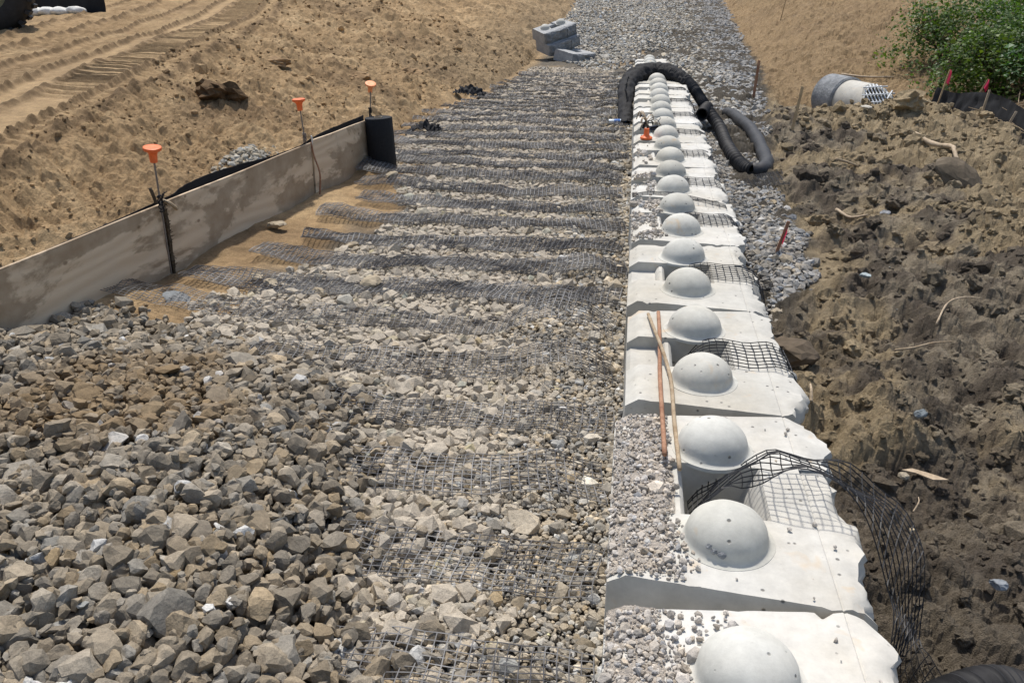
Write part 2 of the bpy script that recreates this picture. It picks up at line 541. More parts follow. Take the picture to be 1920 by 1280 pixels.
def micro_right(x, y):
    m = sstep(1.0, 1.5, x + 0.55 * sstep(6.6, 5.6, y) - 0.6 * sstep(9, 7.5, y) * sstep(5.6, 6.6, y))
    flat = sstep(0.15, 0.45, noise(x * 0.55 + 3.1, y * 0.5, 88)) * sstep(2.2, 3.0, x) * sstep(9, 8, y) * sstep(4, 5, y)
    g = 1 - 0.8 * flat
    far = sstep(16.5, 18.5, y)
    g = g * (1 - 0.15 * far)
    wx, wy = x + 0.10 * noise(x * 3, y * 3, 80), y + 0.10 * noise(x * 3 + 9, y * 3, 81)
    z = 0.12 * (clods(wx * 1.5, wy * 1.5, 82) - 0.35)
    z += 0.088 * (clods(wx * 4.2, wy * 4.2, 83) - 0.3) * (0.5 + 0.8 * sstep(-0.3, 0.3, noise(x, y, 87)))
    z += 0.044 * (clods(wx * 9.5, wy * 9.5, 84) - 0.3)
    z += 0.026 * clods(wx * 21, wy * 21, 85) + 0.014 * clods(wx * 44, wy * 44, 90) * sstep(6, 4, y)
    z += 0.055 * fbm(x * 5, y * 5, 5, 86, 0.52)
    return z * g * m

SAND = np.array([0.40, 0.275, 0.150])
SAND_L = np.array([0.50, 0.355, 0.20])
SAND_D = np.array([0.215, 0.145, 0.082])
MUD_D = np.array([0.150, 0.123, 0.094])
MUD_M = np.array([0.32, 0.268, 0.195])
MUD_T = np.array([0.43, 0.335, 0.205])
GRAV = np.array([0.20, 0.175, 0.14])
def lerpc(a, b, t):
    return a + (b - a) * np.asarray(t)[..., None]
def sheet(name, rows, cols_fn, micro, colour, mat, label, smooth=True):
    X = np.stack([cols_fn(y) for y in rows])
    Y = np.repeat(rows[:, None], X.shape[1], 1)
    Z = H(X, Y) + micro(X, Y)
    C = colour(X, Y, Z)
    n, k = X.shape
    idx = np.arange(n * k).reshape(n, k)
    F = np.stack([idx[:-1, :-1], idx[:-1, 1:], idx[1:, 1:], idx[1:, :-1]], -1).reshape(-1, 4)
    if X[0, 1] < X[0, 0]:
        F = F[:, ::-1]
    me = mesh_np(name, np.stack([X, Y, Z], -1).reshape(-1, 3), F, C.reshape(-1, 3), smooth)
    return tag(link(name, me, mat), label, None, None, 'structure')
def geo_rows(y0, y1, k, dmin, lead):
    ys = list(lead)
    y = y0
    while y < y1:
        ys.append(y)
        y += max(dmin, k * y)
    ys += [y1, y1 + 4, y1 + 12, y1 + 40, y1 + 110]
    return np.array(ys)
def left_cols(y):
    w = 2.0 + 0.86 * max(y, 1.0)
    far = -np.array([1.5, 5, 14, 50, 120.0])
    # dense on the open sand, sparse under the gravel
    split = float(np.interp(y, [0, 5.7, 8.5, 10.5, 22, 60], [-2.5, -2.0, -1.8, -2.5, -2.55, -2.4]))
    a = np.linspace(0.46, split, 30)
    b = np.linspace(split, -max(w, 5.5), 371)[1:]
    return np.concatenate([a, b, b[-1] + far])
def right_cols(y):
    w = 2.4 + 0.60 * max(y, 1.0)
    a = np.linspace(0.46, w, 420)
    return np.concatenate([a, w + np.array([1.5, 5, 14, 50, 120.0])])
def col_left(X, Y, Z):
    s = X - crest_x(Y)
    n1, n2 = fbm(X * 0.7, Y * 0.7, 4, 91), fbm(X * 2.5, Y * 2.5, 3, 92)
    c = lerpc(SAND, SAND_L, sstep(-0.1, 0.6, n1 + 0.3 * n2))
    c = lerpc(c, SAND_D, 0.6 * sstep(0.05, 0.75, fbm(X * 0.5 + 7, Y * 0.5, 3, 93) + 0.35 * n2))
    plat = sstep(0.1, -0.1, s)
    c = lerpc(c, SAND_L, 0.5 * plat * sstep(-2.2, -1.0, s))
    # track ridges darkened: painted self-shadow together with moist turned-up sand
    damp_shade = 0 * s
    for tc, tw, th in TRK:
        damp_shade = np.maximum(damp_shade, np.exp(-((s + 0.05 * noise(Y * 0.6, 0 * Y + tc, 63) - tc) / (tw * 1.9)) ** 2) * np.clip(0.8 + 1.0 * noise(Y * 8, 0 * Y + tc * 7, 64), 0, 1))
    c = lerpc(c, SAND_D * 0.8, 0.9 * damp_shade)
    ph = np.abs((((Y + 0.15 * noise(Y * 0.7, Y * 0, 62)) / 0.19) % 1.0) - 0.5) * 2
    c = lerpc(c, SAND_D, 0.6 * sstep(0.5, 0.3, ph) * sstep(-0.76, -0.68, s) * sstep(-0.14, -0.22, s) * sstep(7.6, 9, Y))  # bar grooves darkened likewise, shade and moisture both painted in
    # greyer sand on the far bank
    c = lerpc(c, np.array([0.26, 0.195, 0.12]), 0.6 * sstep(15, 18.5, Y) * sstep(-5.5, -3.5, X))
    xt = np.where(Y < 9.7, board_x(Y) + 0.8 + 0.3 * noise(X * 2, Y * 2, 95), np.interp(Y, TOE_Y, TOE_X) + 0.15)
    g = sstep(-0.05, 0.25, X - xt) * (1 - 0.7 * sstep(0.25, 0.5, fbm(X * 0.45, Y * 0.5, 2, 96) + 0.2) * sstep(15.5, 17, Y))
    return lerpc(c, GRAV * 0.75, g)
def col_right(X, Y, Z):
    n1, n2 = fbm(X * 0.55, Y * 0.55, 4, 101), fbm(X * 2.2, Y * 2.2, 4, 102)
    n3 = fbm(X * 6, Y * 6, 3, 103)
    c = lerpc(MUD_D, MUD_M, sstep(-0.45, 0.35, n2 + 0.5 * n3))
    c = lerpc(c, MUD_D * 0.9, 0.6 * sstep(2.1, 1.2, X + 0.3 * n1) * sstep(6.5, 5.0, Y))
    tan = sstep(0.05, 0.45, n1 + 0.35 * n2 + 0.38 * sstep(4.8, 8, Y) - 0.12 * sstep(4.5, 3.0, Y) + 0.15 * sstep(1.8, 3.2, X))
    c = lerpc(c, MUD_T, 0.8 * tan)
    c = lerpc(c, SAND * 0.82, 0.85 * sstep(16.2, 17.8, Y) * sstep(9.5, 7.0, X - 0.1 * (Y - 17)) * sstep(2.5, 3.2, X - 0.04 * (Y - 17)))
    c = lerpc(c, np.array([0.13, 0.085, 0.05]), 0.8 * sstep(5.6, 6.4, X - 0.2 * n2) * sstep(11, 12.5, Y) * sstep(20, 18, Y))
    xr = np.interp(Y, [5.2, 6.3, 7.9, 10, 16.7, 18.3, 24, 60], [1.1, 1.62, 1.72, 1.75, 2.6, 2.9, 3.5, 4.6])
    g = sstep(0.12, -0.1, X - xr + 0.12 * n2) * sstep(5.2, 5.8, Y)
    return lerpc(c, GRAV * 0.6, g)
lead = [-60, -20, -8, -4, -2, -1, -0.3, 0.2, 0.5]
ROWS_L = geo_rows(0.8, 52, 0.0045, 0.026, lead)
ROWS_R = geo_rows(0.8, 52, 0.0057, 0.011, lead)
# both sheets meet under the wall: the seam is at x = 0.46 and lies inside the blocks or under the gravel
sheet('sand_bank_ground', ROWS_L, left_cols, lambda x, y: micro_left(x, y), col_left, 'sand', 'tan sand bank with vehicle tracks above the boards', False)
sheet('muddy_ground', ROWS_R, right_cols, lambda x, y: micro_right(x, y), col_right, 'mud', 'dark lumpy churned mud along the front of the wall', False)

# ------------------------------------------------------------------ stones
def ico(sub):
    bm = bmesh.new()
    bmesh.ops.create_icosphere(bm, subdivisions=sub, radius=1.0)
    V = np.array([v.co[:] for v in bm.verts])
    bm.verts.index_update()
    F = np.array([[v.index for v in f.verts] for f in bm.faces])
    bm.free()
    return V, F
ICO1, ICO2 = ico(1), ico(2)
def rock(base, r, cuts=9, depth=(0.5, 0.82), aspect=(0.62, 0.85)):
    V, F = base
    V = V.copy()
    for _ in range(cuts):
        n = r.normal(size=3)
        n /= np.linalg.norm(n)
        d = r.uniform(*depth)
        k = V @ n - d
        V -= np.where(k > 0, k, 0)[:, None] * n
    V *= np.array([1.0, r.uniform(0.7, 1.0), r.uniform(*aspect)])
    V += r.normal(size=V.shape) * 0.035
    V -= V.mean(0)
    V /= np.abs(V).max()
    return V
rk = np.random.default_rng(21)
ROCK_HI = [rock(ICO2, rk, int(rk.integers(7, 14)), (0.40, 0.80), (0.5, 0.9)) for _ in range(34)]                 # 80 triangles
ROCK_LO = [rock(ICO1, rk, 6, (0.42, 0.8)) for _ in range(40)]   # 20 triangles
CLOD = [rock(ICO2, rk, 4, (0.7, 0.95), (0.6, 0.9)) for _ in range(16)]
def rand_rot(n, r, flat=0.6):
    """random spin about z then a tilt"""
    a, t, b = r.uniform(0, 2 * np.pi, n), r.normal(0, flat, n), r.uniform(0, 2 * np.pi, n)
    ca, sa, ct, st, cb, sb = np.cos(a), np.sin(a), np.cos(t), np.sin(t), np.cos(b), np.sin(b)
    Z1 = np.zeros((n, 3, 3)); Z1[:, 0, 0] = ca; Z1[:, 0, 1] = -sa; Z1[:, 1, 0] = sa; Z1[:, 1, 1] = ca; Z1[:, 2, 2] = 1
    X1 = np.zeros((n, 3, 3)); X1[:, 0, 0] = 1; X1[:, 1, 1] = ct; X1[:, 1, 2] = -st; X1[:, 2, 1] = st; X1[:, 2, 2] = ct
    Z2 = np.zeros((n, 3, 3)); Z2[:, 0, 0] = cb; Z2[:, 0, 1] = -sb; Z2[:, 1, 0] = sb; Z2[:, 1, 1] = cb; Z2[:, 2, 2] = 1
    return Z1 @ X1 @ Z2
def stones_mesh(name, P, S, col, lib, faces, r, flat=0.6):
    n = len(P)
    k = r.integers(0, len(lib), n)
    L = np.stack(lib)
    V = L[k] * S[:, None, None]
    V = np.einsum('nij,nvj->nvi', rand_rot(n, r, flat), V) + P[:, None, :]
    nv = L.shape[1]
    F = (faces[None] + (np.arange(n) * nv)[:, None, None]).reshape(-1, 3)
    C = np.repeat(col[:, None, :], nv, 1).reshape(-1, 3)
    return mesh_np(name, V.reshape(-1, 3), F, C)
def scatter(x0, x1, y0, y1, dens, r):
    n = int((x1 - x0) * (y1 - y0) * dens)
    g = max(2, int(math.sqrt(n * (x1 - x0) / (y1 - y0))))
    h = max(2, n // g)
    i, j = np.meshgrid(np.arange(g), np.arange(h))
    x = x0 + (i.ravel() + r.uniform(-0.1, 1.1, i.size)) / g * (x1 - x0)
    y = y0 + (j.ravel() + r.uniform(-0.1, 1.1, i.size)) / h * (y1 - y0)
    return x, y
def stone_cols(n, r, base, spread=0.16, warm=0.06):
    v = np.exp(r.normal(0, spread, n))[:, None]
    w = r.normal(0, warm, n)[:, None]
    c = np.array(base) * v * np.concatenate([1 + w, np.ones_like(w), 1 - 1.6 * w], 1)
    pale = r.uniform(size=n) < 0.02
    c[pale] = np.array([0.58, 0.57, 0.54]) * r.uniform(0.85, 1.15, (pale.sum(), 1))
    return np.clip(c, 0.02, 0.85)
FWD = np.array([-math.sin(YAW) * math.cos(PITCH), math.cos(YAW) * math.cos(PITCH), -math.sin(PITCH)])
RT = np.array([math.cos(YAW), math.sin(YAW), 0])
UP = np.cross(RT, FWD)
def in_view(P, margin=0.0):
    q = P - CAM
    w = q @ FWD
    u, v = 1570 * (q @ RT) / w, 1570 * (q @ UP) / w
    return (w > 0.3) & (np.abs(u) < 960 + margin) & (np.abs(v) < 640 + margin), w
# ---- heap of coarse stone
BR = np.array([0.282, 0.240, 0.182])
def pile_edge(y):
    return np.interp(y, [-3, 1.9, 2.74, 4.0, 4.5, 4.9], [-0.25, -0.42, -0.78, -1.12, -1.75, -3.2])
def make_pile():
    r = np.random.default_rng(31)
    P, S, LY = [], [], []
    for lay, dens in ((0, 330), (1, 370), (2, 330)):
        x, y = scatter(-4.2, 0.0, 0.2, 5.0, dens, r)
        e = pile_edge(y)
        inside = (x < e + 0.12 * r.normal(size=len(x))) & (x > board_x(y) + 0.03) & (y < 4.75 + 0.12 * r.normal(size=len(x)))
        thin = sstep(0.0, 0.45, e - x)
        inside &= r.uniform(size=len(x)) < (0.45 + 0.55 * thin)
        x, y = x[inside], y[inside]
        s = np.interp(y, [1.5, 3.2], [0.042, 0.036]) * np.exp(r.normal(0, 0.30, len(x)))
        s = np.where(lay == 2, s * 0.60, s)
        big = r.uniform(size=len(x)) < 0.025
        s = np.where(big & (lay == 1), np.clip(s * 1.6, 0, 0.07), s)
        z = H(x, y) + pile_h(x, y) + np.array([-0.035, 0.012, 0.02])[lay] + r.normal(0, 0.012, len(x))
        P.append(np.stack([x, y, z], 1)); S.append(s); LY.append(np.full(len(x), lay))
    P, S, lay_of = np.concatenate(P), np.concatenate(S), np.concatenate(LY)
    c = stone_cols(len(P), r, BR, 0.19, 0.045)
    # soil-stained brown patch near the boards
    br = sstep(0.1, 0.55, np.exp(-(((P[:, 0] + 2.35) / 0.62) ** 2 + ((P[:, 1] - 3.4) / 0.6) ** 2)) + 0.35 * fbm(P[:, 0] * 1.5, P[:, 1] * 1.5, 3, 35))
    c = lerpc(c, np.array([0.225, 0.155, 0.082]), 0.85 * br * r.uniform(0.3, 1.2, len(br)).clip(0, 1))
    t = empty('stone_pile', (-2.0, 2.6, -0.47))
    tag(t, 'heap of coarse angular grey brown crushed stone against the plywood', 'stone pile')
    vis, w = in_view(P, 0)
    score = np.where(vis, S / w, 0) * np.where(P[:, 2] > H(P[:, 0], P[:, 1]) + pile_h(P[:, 0], P[:, 1]) - 0.01, 1, 0)
    top = np.argsort(-score)[:300]
    rest = np.ones(len(P), bool)
    rest[top] = False
    meshes = []
    for k, V in enumerate(ROCK_HI):
        me = mesh_np('stone', V, ICO2[1])
        me.materials.append(M['stone_o'])
        meshes.append(me)
    rot = rand_rot(300, r, 0.6)
    for q, i in enumerate(top):
        o = bpy.data.objects.new('stone', meshes[q % len(meshes)])
        o.color = (*c[i], 1)
        o.parent = t
        o.matrix_local = Matrix.Translation(Vector(P[i] - np.array([-2.0, 2.6, -0.47]))) @ Matrix(rot[q].tolist()).to_4x4() @ Matrix.Scale(float(S[i]), 4)
        COL.objects.link(o)
    for nm, sel, lib, fc in (('small_stones', rest & (lay_of == 1) & (P[:, 1] < 3.7), ROCK_HI, ICO2[1]), ('buried_stones', rest & ((lay_of != 1) | (P[:, 1] >= 3.7)), ROCK_LO, ICO1[1])):
        me = stones_mesh(nm, P[sel] - np.array([-2.0, 2.6, -0.47]), S[sel], c[sel], lib, fc, r)
        tag(link(nm, me, 'stone', t), kind='stuff')
    # soil core of the heap so nothing shows through between the stones
    xs, ys = np.meshgrid(np.linspace(-4.1, -0.2, 90), np.linspace(0.0, 5.0, 110))
    Z = H(xs, ys) + pile_h(xs, ys) - 0.045
    Z = np.where(xs < board_x(ys) + 0.02, -0.6, Z)
    idx = np.arange(xs.size).reshape(xs.shape)
    F = np.stack([idx[:-1, :-1], idx[:-1, 1:], idx[1:, 1:], idx[1:, :-1]], -1).reshape(-1, 4)
    Vc = np.stack([xs, ys, Z], -1).reshape(-1, 3) - np.array([-2.0, 2.6, -0.47])
    me = mesh_np('pile_core', Vc, F, np.tile(np.array([[0.16, 0.13, 0.09]]), (len(Vc), 1)), True)
    link('pile_core', me, 'sand', t)
make_pile()

# ---- gravel bed between boards and wall, and its finer strip by the wall
def fill_left(y):
    return np.where(y < 9.7, np.interp(y, [0, 5.0, 5.5, 6.6, 7.6, 8.7, 9.7], [-3.0, -2.9, -2.55, -2.15, -2.0, -2.3, -2.6]), np.interp(y, TOE_Y, TOE_X) + 0.3)
def gravel_field(name, label, parts, mat='stone', cat=None):
    r = np.random.default_rng(sum(map(ord, name)))
    P, S, C = [], [], []
    for f in parts:
        p, s, c = f(r)
        P.append(p); S.append(s); C.append(c)
    P, S, C = np.concatenate(P), np.concatenate(S), np.concatenate(C)
    me = stones_mesh(name, P, S, C, ROCK_LO, ICO1[1], r)
    o = link(name, me, mat)
    tag(o, label, cat, None, 'stuff')
    return o, P, S, C
def part_fill(y0, y1, dens, size, dz=0.0, keep=1.0):
    def f(r):
        x, y = scatter(-3.2, -0.1, y0, y1, dens, r)
        e = fill_left(y) + 0.18 * noise(x * 3, y * 3, 41)
        ok = (x > e) & (x < -0.42 + 0.16 * noise(x * 2, y * 2.3, 42) + 0.1 * r.normal(size=len(x)))
        ok &= (x > pile_edge(np.minimum(y, 4.9)) - 0.25) | (y > 4.4)
        ok &= r.uniform(size=len(x)) < keep
        x, y = x[ok], y[ok]
        s = size * np.exp(r.normal(0, 0.28, len(x)))
        under = (np.abs(((y - 2.045 + 0.29375) % 0.5875) - 0.29375) < 0.16) & (r.uniform(size=len(x)) < 0.86)
        z = H(x, y) + np.where(under, 0.0, dz) + 0.2 * s - 0.016 * under + r.normal(0, 0.006, len(x))
        warm = lerpc(np.array([0.56, 0.49, 0.39]), np.array([0.53, 0.46, 0.365]), sstep(6.5, 11, y))
        return np.stack([x, y, z], 1), s, stone_cols(len(x), r, [1, 1, 1], 0.15, 0.05) * warm
    return f
def part_chips(y0, y1, dens, size, x0=-0.75, x1=0.16):
    def f(r):
        x, y = scatter(x0, x1, y0, y1, dens, r)
        ok = r.uniform(size=len(x)) < sstep(-0.75, -0.42, x + 0.12 * noise(x * 2, y * 2.3, 42))
        x, y = x[ok], y[ok]
        s = size * np.exp(r.normal(0, 0.38, len(x)))
        z = H(x, y) + 0.004 + 0.25 * s + 0.02 * sstep(-0.3, 0.15, x) + r.normal(0, 0.003, len(x))
        c = stone_cols(len(x), r, [0.40, 0.355, 0.285], 0.24, 0.05)
        return np.stack([x, y, z], 1), s, c
    return f
gravel_field('gravel_fill', 'pale crushed stone fill between the boards and the block wall',
             [part_fill(1.5, 7.5, 780, 0.0285), part_fill(7.5, 12.5, 520, 0.033), part_fill(12.5, 17, 400, 0.036), part_fill(17, 23.5, 220, 0.046),
              part_fill(1.2, 8, 120, 0.036, 0.012)])
gravel_field('gravel_fines', 'fine grey stone chips packed along the back of the wall',
             [part_chips(1.2, 5.0, 2900, 0.0125), part_chips(5.0, 9.0, 1350, 0.0175), part_chips(9.0, 15.0, 560, 0.025), part_chips(15, 22, 350, 0.033), part_chips(1.2, 8, 130, 0.024)])
def part_ramp(r):
    x, y = scatter(-3.2, 5.0, 15.5, 47, 88, r)
    xl = np.interp(y, [15.5, 20, 22, 24, 26, 30, 47], [0.6, 0.4, -0.6, -1.4, -2.2, -2.7, -2.8]) + 0.2 * noise(x * 1.5, y * 1.5, 43)
    xr = np.interp(y, [15, 17, 25.6, 33, 47], [2.3, 2.6, 3.5, 3.8, 4.4]) + 0.2 * noise(x * 1.2, y * 1.2, 44)
    ok = (x > xl) & (x < xr)
    sandy = sstep(0.15, 0.55, fbm(x * 0.35, y * 0.3, 3, 45)) * 0.5 + 0.8 * np.exp(-((x + 0.9 - 0.22 * (y - 20)) / 0.6) ** 2) * sstep(35, 24, y)
    ok &= r.uniform(size=len(x)) > sandy
    x, y = x[ok], y[ok]
    s = 0.050 * np.exp(r.normal(0, 0.25, len(x)))
    z = H(x, y) + 0.012 + 0.2 * s
    c = stone_cols(len(x), r, [0.42, 0.39, 0.335], 0.25, 0.05)
    c = lerpc(c, np.array([0.30, 0.30, 0.30]), 0.7 * sstep(1.6, 2.6, x - 0.03 * (y - 16)))
    return np.stack([x, y, z], 1), s, c
gravel_field('gravel_ramp', 'grey gravel ramp rising beyond the far end of the wall', [part_ramp])
def part_right(r):
    x, y = scatter(0.75, 2.6, 5.2, 16, 640, r)
    xr = np.interp(y, [5.2, 6.3, 7.9, 10, 16.7], [1.05, 1.60, 1.72, 1.75, 2.6]) + 0.15 * noise(x * 2.5, y * 2.5, 46)
    ok = (x < xr) & (y > 5.35 + 0.2 * noise(x * 3, y * 3, 47))
    x, y = x[ok], y[ok]
    fine = (x < 1.15 + 0.1 * noise(x, y, 48)) & (y < 8)
    s = np.where(fine, 0.017, 0.027) * np.exp(r.normal(0, 0.28, len(x)))
    z = H(x, y) + 0.012 + 0.2 * s
    c = stone_cols(len(x), r, [0.30, 0.285, 0.26], 0.26, 0.05)
    return np.stack([x, y, z], 1), s, c
gravel_field('gravel_drain', 'dark grey drainage gravel along the front of the wall', [part_right])

# ------------------------------------------------------------------ wall of concrete blocks
BL, PITCH_Y, Y0, XREAR = 1.165, 1.175, 0.87, 0.15
U0, U1 = 0.418, 0.750
def resample(poly, step):
    out = [poly[0]]
    for a, b in zip(poly[:-1], poly[1:]):
        n = max(1, int(math.ceil(math.dist(a, b) / step)))
        out += [(a[0] + (b[0] - a[0]) * k / n, a[1] + (b[1] - a[1]) * k / n) for k in range(1, n + 1)]
    return np.array(out)
FRONT = [(0.655, 0), (0.66, -0.004), (0.666, 0.0), (0.71, -0.002), (0.748, -0.012), (0.764, -0.06), (0.768, -0.15), (0.765, -0.3), (0.755, -0.5)]
def block_mesh(seed, xr=0.0, step=0.028):
    top = [(xr, -0.5), (xr, -0.04), (xr + 0.057, 0)] + FRONT
    mid = [(xr, -0.5), (xr, -0.085), (xr + 0.02, -0.066), (0.165, -0.062), (0.176, -0.036), (0.19, -0.022), (0.206, -0.022), (0.220, -0.036), (0.226, -0.06), (0.229, -0.42), (0.36, -0.42), (0.485, -0.05), (0.51, 0)] + FRONT
    pt, pm = resample(top, step), resample(mid, step)
    V, F = [], []
    def us(x):
        return np.where(x < 0.66, 0.072 * (0.66 - x) / 0.66, 0.03 * (x - 0.66) / 0.1)
    def disp(P):
        """P (n,3) as x, u, z"""
        x, u, z = P[:, 0].copy(), P[:, 1].copy(), P[:, 2].copy()
        f = sstep(0.665, 0.74, x)
        q = seed * 7.31
        b = 0.060 * noise(u * 3.2 + q, z * 3.0 + q, 201) + 0.030 * noise(u * 8 + q, z * 8, 202) + 0.018 * noise(u * 19 + q, z * 19, 203) + 0.010 * noise(u * 41 + q, z * 41 + x * 30, 209)
        endf = np.minimum(u, BL - u)
        x = x + f * (b - 0.035 * sstep(0.14, 0.0, endf) + 0.012)
        z = z + f * (0.022 * noise(u * 6 + q, x * 6, 204) + 0.008 * noise(u * 17 + q, x * 17, 208)) * sstep(-0.45, -0.1, z)
        u = u + 0.0012 * noise(x * 14 + q, z * 14, 205)
        # chipped arrises at both ends of the block
        edge = sstep(0.03, 0.0, np.minimum(u - us(P[:, 0]), BL - us(P[:, 0]) - u)) * (z > -0.03)
        z = z - edge * np.clip(noise(x * 16 + q, u * 3, 206) - 0.36, 0, 1) * 0.05
        z = z + 0.0012 * noise(x * 9 + q, u * 9, 207)
        return np.stack([x, u, z], 1)
    def surf(prof, ua, ub, n):
        o = sum(len(a) for a in V)
        t = np.linspace(0, 1, n + 1)
        U = ua[None] + (ub - ua)[None] * t[:, None]
        P = np.stack([np.repeat(prof[None, :, 0], n + 1, 0), U, np.repeat(prof[None, :, 1], n + 1, 0)], -1)
        V.append(disp(P.reshape(-1, 3)))
        k = len(prof)
        I = np.arange((n + 1) * k).reshape(n + 1, k) + o
        F.append(np.stack([I[:-1, :-1], I[1:, :-1], I[1:, 1:], I[:-1, 1:]], -1).reshape(-1, 4))
    def cap(prof, uu, flip, rows=10):
        o = sum(len(a) for a in V)
        t = np.linspace(0, 1, rows + 1)
        Zc = prof[None, :, 1] + (-0.5 - prof[None, :, 1]) * t[:, None]
        P = np.stack([np.repeat(prof[None, :, 0], rows + 1, 0), np.repeat(uu[None], rows + 1, 0), Zc], -1)
        V.append(disp(P.reshape(-1, 3)))
        k = len(prof)
        I = np.arange((rows + 1) * k).reshape(rows + 1, k) + o
        q = np.stack([I[:-1, :-1], I[:-1, 1:], I[1:, 1:], I[1:, :-1]], -1).reshape(-1, 4)
        F.append(q[:, ::-1] if flip else q)
    s0, s1 = us(pt[:, 0]), BL - us(pt[:, 0])
    a, b = np.full(len(pt), U0), np.full(len(pt), U1)
    surf(pt, s0, a, 15)
    surf(pt, b, s1, 15)
    surf(pm, np.full(len(pm), U0), np.full(len(pm), U1), 12)
    cap(pt, s0, True)
    cap(pt, a, False)
    cap(pt, b, True)
    cap(pt, s1, False)
    V, F = np.concatenate(V), np.concatenate(F)
    me = mesh_np('block_body', V, F, None, True)
    bm = bmesh.new()
    bm.from_mesh(me)
    bmesh.ops.remove_doubles(bm, verts=bm.verts, dist=0.0004)
    bmesh.ops.recalc_face_normals(bm, faces=bm.faces)
    bm.to_mesh(me)
    bm.free()
    me.set_sharp_from_angle(angle=R(38))
    return me
def dome_mesh(seed, dent=None):
    prof = [(0.162, -0.012), (0.160, 0.002), (0.148, 0.005), (0.140, 0.012), (0.1365, 0.024)]
    for k in range(1, 15):
        a = R(6 * k + 2)
        prof.append((0.136 * math.cos(a), 0.014 + 0.112 * math.sin(a)))
    prof.append((0.001, 0.126))
    mb = MB().lathe(prof, 44)
    V = np.array(mb.v)
    nrm = V / np.maximum(np.linalg.norm(V, axis=1, keepdims=True), 1e-6)
    V += nrm * (0.0022 * noise(V[:, 0] * 12 + seed * 3, V[:, 1] * 12 + V[:, 2] * 9, 211))[:, None]
    if dent is not None:
        d = np.linalg.norm(V - np.array(dent), axis=1)
        V -= nrm * (0.018 * sstep(0.034, 0.012, d + 0.012 * noise(V[:, 0] * 50, V[:, 2] * 50, 212)))[:, None]
    mb.v = [tuple(p) for p in V]
    return mb.mesh('dome', True, 60)
NEAR = {0: block_mesh(0, -0.04), 1: block_mesh(1, -0.04)}
BLOCKS = [block_mesh(k, 0.0) for k in range(2, 8)]
for me in list(NEAR.values()) + BLOCKS:
    me.materials.append(M['conc'])
DOMES = [dome_mesh(k) for k in range(4)]
DENT = dome_mesh(9)
for me in DOMES + [DENT]:
    me.materials.append(M['dome'])
ORD = ['first', 'second', 'third', 'fourth', 'fifth', 'sixth', 'seventh', 'eighth', 'ninth', 'tenth', 'eleventh', 'twelfth', 'thirteenth', 'fourteenth', 'fifteenth', 'sixteenth', 'seventeenth', 'eighteenth', 'nineteenth', 'twentieth', 'twenty-first', 'twenty-second', 'twenty-third', 'twenty-fourth', 'twenty-fifth', 'twenty-sixth', 'twenty-seventh', 'twenty-eighth', 'twenty-ninth', 'thirtieth', 'thirty-first', 'thirty-second', 'thirty-third', 'thirty-fourth', 'thirty-fifth', 'thirty-sixth']
BLOCK_LABEL = {
    0: 'white concrete wall block at the bottom edge, its back strewn with chips',
    1: 'white concrete wall block under the arching geogrid, with a chipped dome',
    2: 'white concrete wall block carrying the two crossed rusty bars',
    11: 'last white block of the upper course, just before the black sleeve',
    14: 'white block of the lower course beyond the black sleeve, nearest to it',
}
rb = random.Random(4)
for k in range(18):
    if k in (12, 13):
        continue                      # wholly behind the upper course
    low = k >= 12
    z = -0.457 if low else 0.0
    t = empty('concrete_block', (XREAR + 0.39 + rb.uniform(-0.008, 0.008) * (k > 2), Y0 + PITCH_Y * k + BL / 2, z - 0.5), rb.uniform(-0.010, 0.010) * (k > 2))
    lab = BLOCK_LABEL.get(k) or ('white twin-domed concrete block, %s from the near end of the wall' % ORD[k] if not low else 'white lower course block beyond the black sleeve, %s of that row' % ORD[k - 14])
    tag(t, lab, 'concrete block', 'blocks of the retaining wall')
    body = link('block_body', NEAR.get(k) or BLOCKS[(k * 5) % len(BLOCKS)], None, t)
    body.location = (-0.39, -BL / 2, 0.5)
    for j, u in enumerate((0.2925, 0.8725)):
        d = link('dome', DENT if (k == 1 and j == 0) else DOMES[(k + 2 * j) % 4], None, t)
        d.location = (0.345 - 0.39, u - BL / 2, 0.5)
        if k == 1 and j == 0:
            rr_ = np.random.default_rng(77)
            for q, (px, py, pz, pr) in enumerate(((-0.052, -0.118, 0.040, 0.021), (-0.030, -0.128, 0.034, 0.017), (-0.066, -0.108, 0.050, 0.014))):
                cv = rock(ICO2, rr_, 8) * np.array([pr, pr * 0.45, pr])
                cp = link('broken_patch', mesh_np('broken_patch', cv, ICO2[1]), 'dark', d)
                cp.location = (px, py, pz)
                cp.rotation_euler = (R(-20), 0, R(-22))
        d.rotation_euler = (0, 0, 0 if (k == 1 and j == 0) else rb.uniform(0, 6))

